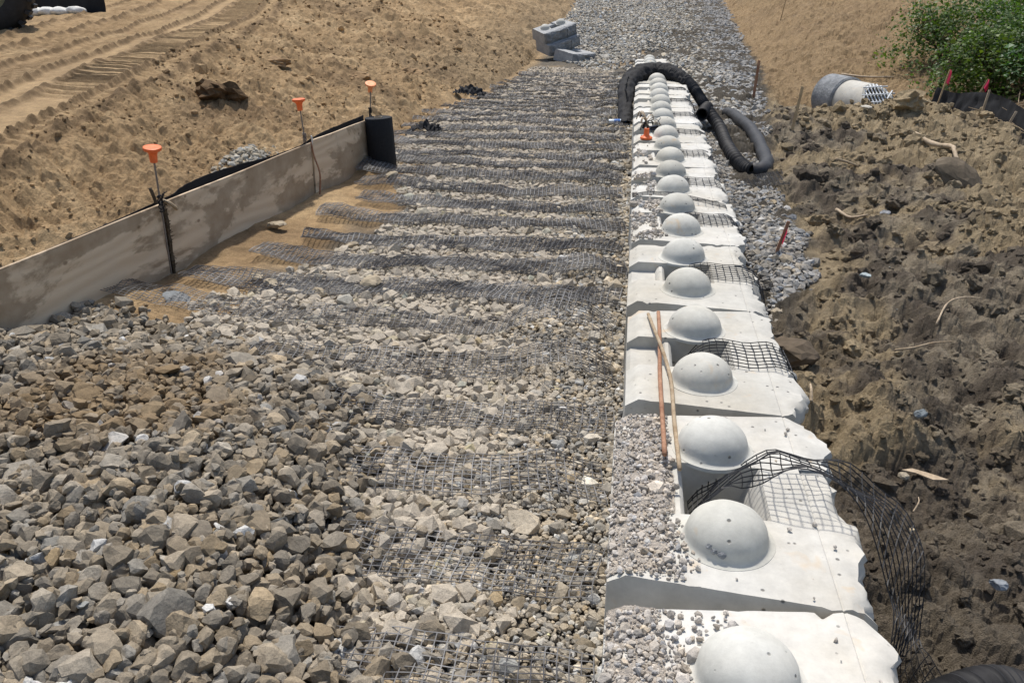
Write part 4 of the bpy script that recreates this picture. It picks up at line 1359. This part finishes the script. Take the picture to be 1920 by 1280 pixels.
sl = math.hypot(1, 0.95)
def gp(y, z, off=0.02):
    return Vector((mitre(z) + off, y, z + off))
for k in range(9):
    y = -0.30 + 0.075 * k
    h = math.sqrt(max(0.35 ** 2 - y * y, 0.01))
    MB().tube([gp(y, -h), gp(y, 0), gp(y, h)], 0.012, 6).build('grate_bar', 'galv', t, True)
for k in range(6):
    z = -0.29 + 0.115 * k
    w = math.sqrt(max(0.37 ** 2 - z * z, 0.01))
    MB().tube([gp(-w - 0.03, z, 0.04), gp(0, z, 0.04), gp(w + 0.03, z, 0.04)], 0.013, 6).build('cross_bar', 'galv', t, True)
MB().tube([gp(-0.34, -0.22, 0.06), gp(0.30, 0.20, 0.06)], 0.013, 6).build('brace', 'galv', t, True)
MB().tube([gp(-0.10, -0.42, 0.06), gp(0.38, -0.05, 0.06)], 0.013, 6).build('brace', 'galv', t, True)

# ------------------------------------------------------------------ silt fence, stakes, flags
fy = [16.0, 15.5, 14.8, 14.0, 13.2, 12.4, 11.6, 11.0]
fx = [5.28, 5.42, 5.50, 5.55, 5.55, 5.52, 5.55, 5.6]
fz = [max(gz(x, y), -0.75) for x, y in zip(fx, fy)]
fh = [0.50, 0.47, 0.38, 0.38, 0.34, 0.34, 0.34, 0.34]
wavy_sheet('silt_fence', 'low black silt fence fabric leaning along the foot of the bushes', 'silt fence', [(x + 0.10, y, z + h) for x, y, z, h in zip(fx, fy, fz, fh)], [(x, y, z - 0.12) for x, y, z in zip(fx, fy, fz)], 80, 10, 'fabric', 0.035, 11)
def stake(label, x, y, h, lean=(0, 0), w=0.03, mat='stake', group='wooden survey stakes', bury=0.15, flag=None, z=None, name='wooden_stake'):
    z0 = gz(x, y) + 0.05 if z is None else z
    d = Vector((lean[0], lean[1], 1)).normalized()
    rot = Vector((0, 0, 1)).rotation_difference(d).to_matrix()
    mb = MB()
    V = []
    for zz, s in ((-bury, 0.35), (-bury * 0.3, 1), (h * 0.96, 1), (h, 0.8)):
        for sx, sy in ((-1, -1), (1, -1), (1, 1), (-1, 1)):
            V.append(rot @ Vector((sx * w / 2 * s, sy * w * 0.35 * s, zz)))
    F = []
    for i in range(3):
        for k in range(4):
            a, b = i * 4 + k, i * 4 + (k + 1) % 4
            F.append((a, b, b + 4, a + 4))
    F += [(3, 2, 1, 0), (12, 13, 14, 15)]
    mb.add(V, F)
    o = mb.build(name, mat)
    o.location = (x, y, z0)
    o.rotation_euler = (0, 0, random.uniform(-.3, .3))
    tag(o, label, 'stake', group)
    if flag:
        fm = MB()
        fw, fh_, fz_ = flag
        pts = []
        for q in range(7):
            tt = q / 6
            pts.append([(0.008 + 0.9 * fw * tt, -0.01 - 0.03 * math.sin(tt * 5), fz_ + (fh_ / 2) * s * (1 - 0.5 * tt) - 0.10 * tt) for s in (-1, 1)])
        V = [p for pr in pts for p in pr]
        V += [(x_, y_ + 0.003, z_) for x_, y_, z_ in V]
        n2 = 14
        F = [(2 * q, 2 * q + 1, 2 * q + 3, 2 * q + 2) for q in range(6)] + [(n2 + 2 * q + 2, n2 + 2 * q + 3, n2 + 2 * q + 1, n2 + 2 * q) for q in range(6)]
        F += [(0, n2, n2 + 1, 1), (12, 13, n2 + 13, n2 + 12)]
        for q in range(6):
            F += [(2 * q, 2 * q + 2, n2 + 2 * q + 2, n2 + 2 * q), (2 * q + 1, n2 + 2 * q + 1, n2 + 2 * q + 3, 2 * q + 3)]
        V = [rot @ Vector(p) for p in V]
        f = MB().add(V, F).build('flag', 'flag', o)
    return o
stake('brown stake at the edge of the gravel, leaning slightly', 2.42, 17.0, 0.68, (0.04, 0.02), 0.05, 'rebar')
stake('brown stake standing in the sand right of the looping pipe', 2.36, 12.3, 0.55, (0.10, 0.0), 0.04)
stake('thin stake with a bright pink flag in front of the silt fence', 5.22, 15.5, 0.92, (0.16, 0.0), 0.022, flag=(0.07, 0.22, 0.82))
stake('thin leaning stake with a pink flag under the bushes', 5.80, 15.6, 0.62, (0.38, 0.0), 0.022, flag=(0.08, 0.15, 0.55))
stake('thin stake with a pink flag on the far sandy slope', 5.0, 31.5, 1.25, (0.15, 0.0), 0.035, flag=(0.2, 0.30, 1.15))
stake('short brown stake tied with red tape in the drainage gravel', 1.40, 7.02, 0.26, (0.24, 0.05), 0.026, 'rebar', flag=(0.02, 0.13, 0.15))
stake('short pale stake by the torn end of the silt fence', 4.98, 16.3, 0.34, (-0.25, 0), 0.045, 'palewood')
stake('short grey stake pinning the low part of the silt fence', 5.44, 14.0, 0.38, (0.1, 0), 0.03, 'palewood')
stake('slim stake pinning the fence near the right edge', 5.40, 12.95, 0.30, (0.3, 0), 0.03, 'palewood')
# torn end of the fence
wavy_sheet('torn_plastic', 'crumpled torn black plastic at the end of the silt fence', 'plastic sheet', [(4.70, 16.25, gz(4.7, 16.2) + 0.30), (4.88, 16.2, gz(4.9, 16.2) + 0.32), (5.05, 16.15, gz(5.05, 16.2) + 0.18), (5.22, 16.05, gz(5.2, 16.1) + 0.34)], [(4.70, 15.95, gz(4.7, 15.95) + 0.10), (4.9, 15.9, gz(4.9, 15.9) + 0.1), (5.08, 15.9, gz(5.08, 15.9) + 0.04), (5.22, 15.85, gz(5.2, 15.85) + 0.08)], 36, 14, 'sock', 0.09, 13)
# scraps of black fabric at the edge of the fill
for lab, x, y, sx, sy, h, sd_ in (('curled black fabric scrap at the far corner of the gravel fill', -2.85, 15.6, 0.55, 0.5, 0.22, 21), ('dark fabric scrap lying over stones beyond the black roll', -2.75, 11.6, 0.42, 0.45, 0.14, 22)):
    z0 = gz(x, y)
    wavy_sheet('fabric_scrap', lab, 'fabric', [(x - sx / 2, y + sy / 2, gz(x - sx / 2, y + sy / 2) + 0.05), (x - sx * .2, y + sy * .5, z0 + h), (x + sx * .2, y + sy * .5, z0 + h * 0.9), (x + sx / 2, y + sy * .45, z0 + h * .4)], [(x - sx / 2, y - sy / 2, gz(x - sx / 2, y - sy / 2) + 0.03), (x - sx * .25, y - sy * .1, z0 + h * .5), (x + sx * .1, y - sy * .05, z0 + h * .45), (x + sx / 2, y, z0 + 0.05)], 26, 14, 'fabric', 0.06, sd_)

# ------------------------------------------------------------------ sticks, chips and stones in the mud
def zt(x, y):
    return float((H(np.array([x]), np.array([y])) + micro_right(np.array([x]), np.array([y])))[0])
def zmax(x, y, r=0.05):
    g = np.linspace(-r, r, 5)
    X, Y = np.meshgrid(x + g, y + g)
    return float((H(X, Y) + micro_right(X, Y)).max())
def twig(label, pts, rad, mat='stick', name='stick', cat='stick', lift=0.004):
    Q = [(x, y, zmax(x, y) + lift + dz) for x, y, dz in pts]
    P = spline(Q, 16)
    o0 = P[0]
    rr_ = np.linspace(rad, rad * 0.55, 16) * (1 + 0.12 * np.sin(np.arange(16) * 2.1))
    o = MB().tube(P - o0, list(rr_), 7).build(name, mat, None, True)
    o.location = o0
    tag(o, label, cat, 'sticks lying in the mud')
    return o
twig('long thin curved twig lying on the dark mud', [(1.80, 4.95, 0), (1.95, 5.08, 0.01), (2.08, 5.14, 0.01), (2.2, 5.16, 0)], 0.008)
twig('pale bent twig at the edge of the smooth clay', [(2.22, 5.52, 0), (2.34, 5.72, 0.02), (2.5, 5.86, 0.02), (2.62, 5.88, 0)], 0.0075, 'palewood')
twig('short thick stick on the mud beyond the red taped stake', [(2.20, 8.55, 0.01), (2.28, 8.3, 0.01), (2.38, 8.1, 0)], 0.018, 'palewood')
twig('stick half buried in mud right of the looping pipe', [(2.50, 10.18, 0), (2.64, 10.25, 0.02), (2.80, 10.32, 0)], 0.018)
twig('thick pale root with a kink lying on the mud', [(3.82, 11.75, 0.03), (3.92, 11.3, 0.05), (4.0, 10.9, 0.06), (3.93, 10.6, 0.04), (3.92, 10.3, 0.0)], 0.036, 'palewood', 'root', 'root')
twig('slim pole lying on the sand above the culvert', [(4.75, 20.4, 0.02), (5.2, 20.1, 0.03), (5.7, 19.8, 0.02)], 0.03, 'palewood')
twig('small forked twig standing up near the curled geogrid', [(1.47, 3.35, 0.0), (1.5, 3.39, 0.05), (1.51, 3.43, 0.06)], 0.004, 'palewood')
twig('small pale splinter in mud beside the second block', [(1.10, 3.95, 0.0), (1.105, 4.0, 0.04), (1.11, 4.06, 0.05)], 0.010, 'palewood')
# flat wood chip
pts = [(-0.09, 0.03), (-0.04, 0.045), (0.02, 0.02), (0.06, 0.0), (0.11, -0.03), (0.04, -0.035), (0.01, -0.015), (-0.03, 0.012)]
V = [(x, y, 0.0) for x, y in pts] + [(x, y, 0.007) for x, y in pts]
F = [tuple(range(7, -1, -1)), tuple(range(8, 16))] + [(k, (k + 1) % 8, 8 + (k + 1) % 8, 8 + k) for k in range(8)]
o = MB().add(V, F).build('wood_chip', 'palewood')
o.location = (1.60, 3.66, zmax(1.60, 3.66) + 0.006)
o.rotation_euler = (R(6), R(-5), -0.1)
tag(o, 'flat pale orange wood chip on the mud', 'wood chip')
def single_rock(label, x, y, r, col, seed, sq=1.0, sink=0.3, name='rock', rot=None, left=False, mat='stone_o', z=None, lump=0.05, cuts=9):
    rr_ = np.random.default_rng(seed)
    Vb, Fb = ico(3)
    Vk = rock((Vb, Fb), rr_, cuts)
    Vk += (lump * fbm(Vk[:, 0] * 2 + seed, Vk[:, 1] * 2 + Vk[:, 2] * 1.3, 3, 600))[:, None] * Vk
    me = mesh_np(name, Vk * np.array([r, r, r * sq]), Fb, None, False)
    o = link(name, me, mat)
    z0 = (gz(x, y) if left else zmax(x, y)) if z is None else z
    o.location = (x, y, z0 + r * sq * (0.8 - sink))
    o.color = (*col, 1)
    if rot: o.rotation_euler = rot
    tag(o, label, 'rock')
    return o
single_rock('blue grey stone sitting in the mud near the curled geogrid', 1.60, 2.77, 0.035, (0.27, 0.29, 0.31), 1)
single_rock('grey blue stone above the wood chip', 1.63, 3.92, 0.036, (0.22, 0.245, 0.255), 2)
single_rock('round tan stone left of the wood chip', 1.50, 3.62, 0.028, (0.42, 0.36, 0.27), 3)
single_rock('pale round pebble at the rim of the curled geogrid', 1.33, 2.98, 0.012, (0.55, 0.45, 0.3), 4)
single_rock('pale blue stone in the clay right of the drainage gravel', 1.92, 6.25, 0.045, (0.36, 0.41, 0.42), 5, 0.6)
single_rock('grey stone beside the thick stick', 2.55, 8.15, 0.05, (0.28, 0.29, 0.30), 6)
single_rock('big flat dark slab of clay tilted up near the right edge', 3.62, 9.45, 0.34, (0.15, 0.12, 0.085), 7, 0.45, 0.1, 'clay_slab', (R(48), R(14), 0.4))
single_rock('white flat stone on the mud in front of the culvert', 3.55, 13.3, 0.09, (0.60, 0.56, 0.48), 8, 0.5)
single_rock('pale green stone near the clay slab', 3.72, 9.95, 0.08, (0.42, 0.50, 0.42), 9, 0.5)
single_rock('dark muddy boulder at the foot of the wall by the third block', 1.10, 4.72, 0.20, (0.13, 0.10, 0.07), 10, 0.7, 0.5, 'clay_boulder')
single_rock('pale slate shard leaning on the sand by the near board', -2.93, 5.02, 0.10, (0.24, 0.25, 0.25), 11, 0.28, -0.1, 'slate_shard', (R(25), R(20), 0.5), True)
for k, (x, y, r_) in enumerate(((-2.45, 5.50, 0.07), (-2.60, 5.6, 0.06), (-2.05, 5.42, 0.075), (-1.72, 5.62, 0.095), (-2.18, 6.55, 0.07), (-2.98, 6.9, 0.09), (-2.42, 8.75, 0.10))):
    single_rock(['tan stone on the dark strip near the board foot', 'tan stone wedged under the strip near the board foot', 'brown angular stone resting on the first long strip', 'pale oblong stone on the first long strip', 'pale stone at the frayed end of a strip', 'pale stone in the sand below the board', 'pale stone at the foot of the black roll'][k], x, y, r_, (0.42, 0.35, 0.25), 40 + k, 0.7, 0.05, 'rock', (0, 0, k * 1.3), True)
# dark clump of soil in the bank
o = single_rock('dark overhanging clump of soil set in the sandy bank', -4.42, 9.15, 0.29, (0.10, 0.07, 0.045), 60, 0.6, 0.45, 'soil_clump', (R(10), R(25), 0.9), True, 'clod', None, 0.55, 3)
for k, (x, y, r_) in enumerate(((-5.1, 12.3, 0.22), (-4.3, 13.6, 0.20), (-3.9, 15.5, 0.24))):
    single_rock(['sandy lump high on the bank above the second orange cap', 'sandy lump midway down the bank above the roll', 'sandy lump at the foot of the far bank'][k], x, y, r_, (0.29, 0.19, 0.10), 70 + k, 0.5, 0.6, 'sand_lump', (0, 0, k), True, 'stone_o', None, 0.35, 3)

# soil clods strewn over the mud
def soil_clods():
    r = np.random.default_rng(81)
    P, S = [], []
    for x0, x1, y0, y1, dens, size in ((0.95, 3.0, 1.2, 5.5, 260, 0.013), (1.1, 5.0, 5.5, 10, 110, 0.021), (1.6, 7.0, 10, 15.5, 50, 0.034)):
        x, y = scatter(x0, x1, y0, y1, dens, r)
        ok = noise(x * 1.4, y * 1.4, 89) > -0.15
        ok &= (y < 5.4) | (x > np.interp(y, [5.2, 6.3, 7.9, 10, 16.7], [1.1, 1.65, 1.75, 1.8, 2.6]))
        x, y = x[ok], y[ok]
        s = size * np.exp(r.normal(0, 0.45, len(x)))
        z = H(x, y) + micro_right(x, y) + 0.1 * s
        P.append(np.stack([x, y, z], 1)); S.append(s)
    P, S = np.concatenate(P), np.concatenate(S)
    c = col_right(P[:, 0], P[:, 1], P[:, 2]) * np.exp(r.normal(0, 0.15, len(P)))[:, None]
    odd = r.uniform(size=len(P)) < 0.012
    c[odd] = np.array([0.38, 0.35, 0.30])
    S[odd] *= 0.5
    me = stones_mesh('soil_clods', P, S, c, ROCK_LO, ICO1[1], r)
    tag(link('soil_clods', me, 'mud'), 'small loose clods strewn over the churned mud', None, None, 'stuff')
soil_clods()
def big_clods():
    r = np.random.default_rng(84)
    P, S = [], []
    for x0, x1, y0, y1, dens, size in ((1.05, 3.0, 1.4, 5.5, 16, 0.040), (1.9, 5.0, 5.5, 10, 11, 0.060), (2.4, 6.0, 10, 14.5, 6, 0.085)):
        x, y = scatter(x0, x1, y0, y1, dens, r)
        s = size * np.exp(r.normal(0, 0.35, len(x)))
        P.append(np.stack([x, y, H(x, y) + micro_right(x, y) + 0.05 * s], 1)); S.append(s)
    P, S = np.concatenate(P), np.concatenate(S)
    Vb, Fb = ico(3)
    lib = []
    for k in range(12):
        V = rock((Vb, Fb), r, 5, (0.6, 0.9), (0.55, 0.8))
        V = V * (1 + 0.34 * fbm(V[:, 0] * 2.2 + k * 5, V[:, 1] * 2.2 + V[:, 2] * 1.7, 4, 630 + k, 0.62))[:, None]
        lib.append(V)
    c = col_right(P[:, 0], P[:, 1], P[:, 2]) * np.exp(r.normal(0.05, 0.12, len(P)))[:, None]
    me = stones_mesh('clay_clods', P, S, c, lib, Fb, r, 0.4)
    tag(link('clay_clods', me, 'mud'), 'larger broken clods of clay lying about the churned mud', None, None, 'stuff')
big_clods()
def sand_clods():
    r = np.random.default_rng(82)
    P, S = [], []
    for x0, x1, y0, y1, dens, size in ((-5.2, -3.3, 3.2, 9.6, 150, 0.011), (-6.5, -2.6, 9.6, 16, 60, 0.017), (-8, -2.6, 16, 26, 18, 0.028)):
        x, y = scatter(x0, x1, y0, y1, dens, r)
        lim = np.where(y < 9.7, board_x(y) - 0.08, np.interp(y, TOE_Y, TOE_X) + 0.1)
        ok = (x < lim) & (x > crest_x(y) - 0.2) & (noise(x * 0.9, y * 0.9, 83) > -0.1 - 0.4 * (y > 9.6))
        x, y = x[ok], y[ok]
        s = size * np.exp(r.normal(0, 0.5, len(x)))
        P.append(np.stack([x, y, H(x, y) + micro_left(x, y) + 0.1 * s], 1)); S.append(s)
    P, S = np.concatenate(P), np.concatenate(S)
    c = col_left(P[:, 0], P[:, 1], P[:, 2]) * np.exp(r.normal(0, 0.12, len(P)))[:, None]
    me = stones_mesh('sand_clods', P, S, c, ROCK_LO, ICO1[1], r)
    tag(link('sand_clods', me, 'sand'), 'small crumbs of sand scattered down the bank', None, None, 'stuff')
    # small heap of stones behind the boards
    x, y = r.normal(-3.36, 0.07, 260), r.normal(7.25, 0.30, 260)
    ok = (x < board_x(y) - 0.05)
    x, y = x[ok], y[ok]
    s = 0.024 * np.exp(r.normal(0, 0.3, len(x)))
    z = H(x, y) + 0.09 * np.exp(-((x + 3.42) / 0.12) ** 2 - ((y - 7.25) / 0.35) ** 2) + 0.01
    me = stones_mesh('gravel_heap', np.stack([x, y, z], 1), s, stone_cols(len(x), r, [0.40, 0.36, 0.29]), ROCK_LO, ICO1[1], r)
    tag(link('gravel_heap', me, 'stone'), 'small heap of pale gravel behind the second board', None, None, 'stuff')
sand_clods()

# ------------------------------------------------------------------ stacked spare blocks beyond the wall
SP = block_mesh(33)
SP.materials.append(M['dark']); SP.materials.append(M['greyconc'])
nrm = np.zeros(len(SP.polygons) * 3); SP.polygons.foreach_get('normal', nrm)
cen = np.zeros(len(SP.polygons) * 3); SP.polygons.foreach_get('center', cen)
cen = cen.reshape(-1, 3)
SP.polygons.foreach_set('material_index', (cen[:, 0] < 0.68).astype(np.int32))
for lab, loc, rz, rx, ry, dm in (('grey block lying lowest in the stack beyond the wall', (-1.6, 25.5, -0.92), R(-30), R(-3), R(9), False),
                                 ('grey block in the middle of the tilted stack', (-2.1, 25.9, -0.58), R(-44), R(13), R(8), False),
                                 ('grey block with two domes on top of the tilted stack', (-2.22, 25.95, -0.27), R(-47), R(13), R(8), True)):
    t = tag(empty('concrete_block', loc), lab, 'concrete block', 'spare blocks in a stack')
    t.rotation_euler = (rx, ry, rz)
    b = link('block_body', SP, None, t)
    b.location = (-0.39, -BL / 2, 0.30)
    b.scale = (1, 1, 0.62)
    if dm:
        for u in (0.2925, 0.8725):
            d = link('dome', DOMES[0], None, t)
            d.location = (0.345 - 0.39, u - BL / 2, 0.30)

# ------------------------------------------------------------------ bushes on the right
LEAF = np.array([(0, 0, 0), (0.32, 0.5, 0.06), (0, 1, -0.08), (-0.32, 0.5, 0.06)])
def bush(label, base, size, nl, seed, hue, leaf=0.075, stems=9):
    r = np.random.default_rng(seed)
    t = tag(empty('bush', base), label, 'bush', 'green bushes on the right')
    mb = MB()
    tips = []
    for k in range(stems):
        a, q = r.uniform(0, 2 * np.pi), r.uniform(0.2, 0.85)
        tip = np.array([math.cos(a) * q * size[0], math.sin(a) * q * size[1], size[2] * r.uniform(0.6, 0.95) * (1 - 0.35 * q)])
        p = spline([(0.1 * math.cos(a), 0.1 * math.sin(a), -0.1), tip * [0.35, 0.35, 0.5], tip], 9)
        mb.tube(p, list(np.linspace(0.028, 0.006, 9)), 5)
        tips.append(tip)
        for b in range(4):
            i = r.integers(3, 8)
            e = p[i] + r.normal(0, 0.25, 3) * np.array(size) * [1, 1, 0.6]
            mb.tube(spline([p[i], (p[i] + e) / 2 + [0, 0, 0.06], e], 5), list(np.linspace(0.011, 0.004, 5)), 4)
            tips.append(e)
    mb.build('stem', 'bark', t, True)
    # leaf clumps round the outside of an uneven volume
    nc = 70
    cd = r.normal(size=(nc, 3)); cd /= np.linalg.norm(cd, axis=1, keepdims=True)
    cd[:, 2] = np.abs(cd[:, 2]) * 1.0 - 0.12
    cc = cd * np.array(size) * r.uniform(0.55, 1.02, (nc, 1))
    cc[:, 2] += size[2] * 0.12
    cc = np.concatenate([cc, np.array(tips)])
    cr = r.uniform(0.16, 0.34, len(cc)) * min(size) / 0.9
    k = r.integers(0, len(cc), nl)
    d = r.normal(size=(nl, 3)); d /= np.linalg.norm(d, axis=1, keepdims=True)
    P = cc[k] + d * (cr[k] * r.uniform(0.4, 1.05, nl) ** 0.6)[:, None] * [1, 1, 0.8]
    ok = P[:, 2] > -0.05
    P, k = P[ok], k[ok]
    n = len(P)
    rot = rand_rot(n, r, 0.75)
    s = leaf * np.exp(r.normal(0, 0.25, n))
    V = np.einsum('nij,vj->nvi', rot, LEAF) * s[:, None, None] + P[:, None]
    F = (np.array([[0, 1, 3], [1, 2, 3]])[None] + (np.arange(n) * 4)[:, None, None]).reshape(-1, 3)
    clump = r.uniform(0.7, 1.35, len(cc))
    yel = r.uniform(0, 1, len(cc)) ** 3
    c = np.array(hue) * clump[k][:, None] * np.exp(r.normal(0, 0.22, n))[:, None]
    c = c * (1 + yel[k][:, None] * np.array([0.8, 0.35, -0.1]))
    me = mesh_np('foliage', V.reshape(-1, 3), F, np.repeat(c[:, None], 4, 1).reshape(-1, 3))
    link('foliage', me, 'leaf', t)
G1, G2, G3c = (0.050, 0.105, 0.028), (0.035, 0.085, 0.035), (0.065, 0.115, 0.028)
def bz(x, y, dz=0.0):
    return (x, y, gz(x, y) + dz)
bush('leafy green bush nearest the pink flags', bz(6.75, 17.0), (1.25, 1.2, 1.45), 7500, 1, G3c)
bush('dark green bush at the right edge behind the silt fence', bz(7.6, 15.2), (1.25, 1.2, 1.5), 7500, 2, G2)
bush('tall bush in the middle of the thicket', bz(8.3, 18.8), (1.6, 1.5, 2.1), 9500, 3, G1)
bush('spreading bush at the left end of the thicket', bz(7.0, 20.6), (1.45, 1.4, 1.5), 7000, 4, G3c)
bush('deep green bush in the top right corner', bz(10.2, 17.5), (1.9, 1.7, 2.4), 9500, 5, G2)
bush('bushy growth at the back of the thicket', bz(9.2, 22.5), (1.9, 1.7, 2.0), 7500, 6, G1)
# dry twigs and litter at the foot of the bushes
def litter():
    r = np.random.default_rng(91)
    mb = MB()
    for q in range(420):
        x, y = r.uniform(5.6, 8.2), r.uniform(12.0, 18.2)
        z = gz(x, y) + 0.03
        a, ln = r.uniform(0, 6.28), r.uniform(0.1, 0.45)
        d = np.array([math.cos(a), math.sin(a), r.uniform(-0.05, 0.5)]) * ln
        p = np.array([x, y, z])
        mb.tube([p, p + d * 0.5 + r.normal(0, 0.02, 3), p + d], [0.007, 0.006, 0.003], 4, cap=False)
    tag(mb.build('dry_twigs', 'stick'), 'dry brown twigs littering the ground below the bushes', None, None, 'stuff')
litter()

# ------------------------------------------------------------------ top left corner: wheel and sandbags
wx, wy = -10.15, 13.2
wz = gz(wx, wy)
t = tag(empty('machine_wheel', (wx, wy, wz), R(20)), 'dark dusty machine wheel cut off by the top left corner', 'wheel')
rot = Matrix.Rotation(R(90), 3, 'X')
ty = MB().lathe([(0.30, -0.20), (0.42, -0.22), (0.56, -0.20), (0.62, -0.14), (0.635, 0), (0.62, 0.14), (0.56, 0.20), (0.42, 0.22), (0.30, 0.20)], 40, rot, (0, 0, 0.61))
for k in range(20):
    a = 2 * math.pi * k / 20
    for s in (-1, 1):
        m3 = Matrix.Rotation(a + s * 0.08, 3, 'Y')
        ty.box((-0.03, -0.02 if s > 0 else -0.18, 0.60), (0.03, 0.18 if s > 0 else 0.02, 0.665), m3, (0, 0, 0.61))
ty.build('tyre', 'rubber', t, True, 40)
MB().lathe([(0.001, -0.10), (0.10, -0.12), (0.12, -0.06), (0.27, -0.04), (0.31, -0.19), (0.32, -0.19), (0.32, 0.1), (0.001, 0.1)], 32, rot, (0, 0, 0.61)).build('rim', 'olive', t, True, 40)
for k, (u_, dy) in enumerate(((-9.45, 0.0), (-9.27, 0.05), (-9.08, 0.08), (-8.9, 0.14), (-8.72, 0.3))):
    x, y = u_ * 1.22, 15.8 + dy
    Vb, Fb = ico(3)
    V = Vb * np.array([0.20, 0.14, 0.09])
    V[:, 2] = np.clip(V[:, 2], -0.06, 0.09)
    V *= (1 + 0.12 * fbm(Vb[:, 0] * 1.8 + k * 3, Vb[:, 1] * 1.8 + Vb[:, 2], 3, 620))[:, None]
    o = link('sandbag', mesh_np('sandbag', V, Fb, None, True), 'bag')
    o.location = (x, y, gz(x, y) + 0.08)
    o.rotation_euler = (0, R(6), R(35 + 8 * k))
    tag(o, 'white sandbag at the top left edge, %s in the row from the wheel' % ORD[k], 'sandbag', 'white sandbags in a row')
xs = np.linspace(-12.3, -10.2, 8)
wavy_sheet('silt_fence', 'black fabric fence behind the white sandbags', 'silt fence', [(x, 16.4, gz(x, 16.4) + 0.55) for x in xs], [(x, 16.35, gz(x, 16.4) - 0.1) for x in xs], 40, 8, 'fabric', 0.03, 31)
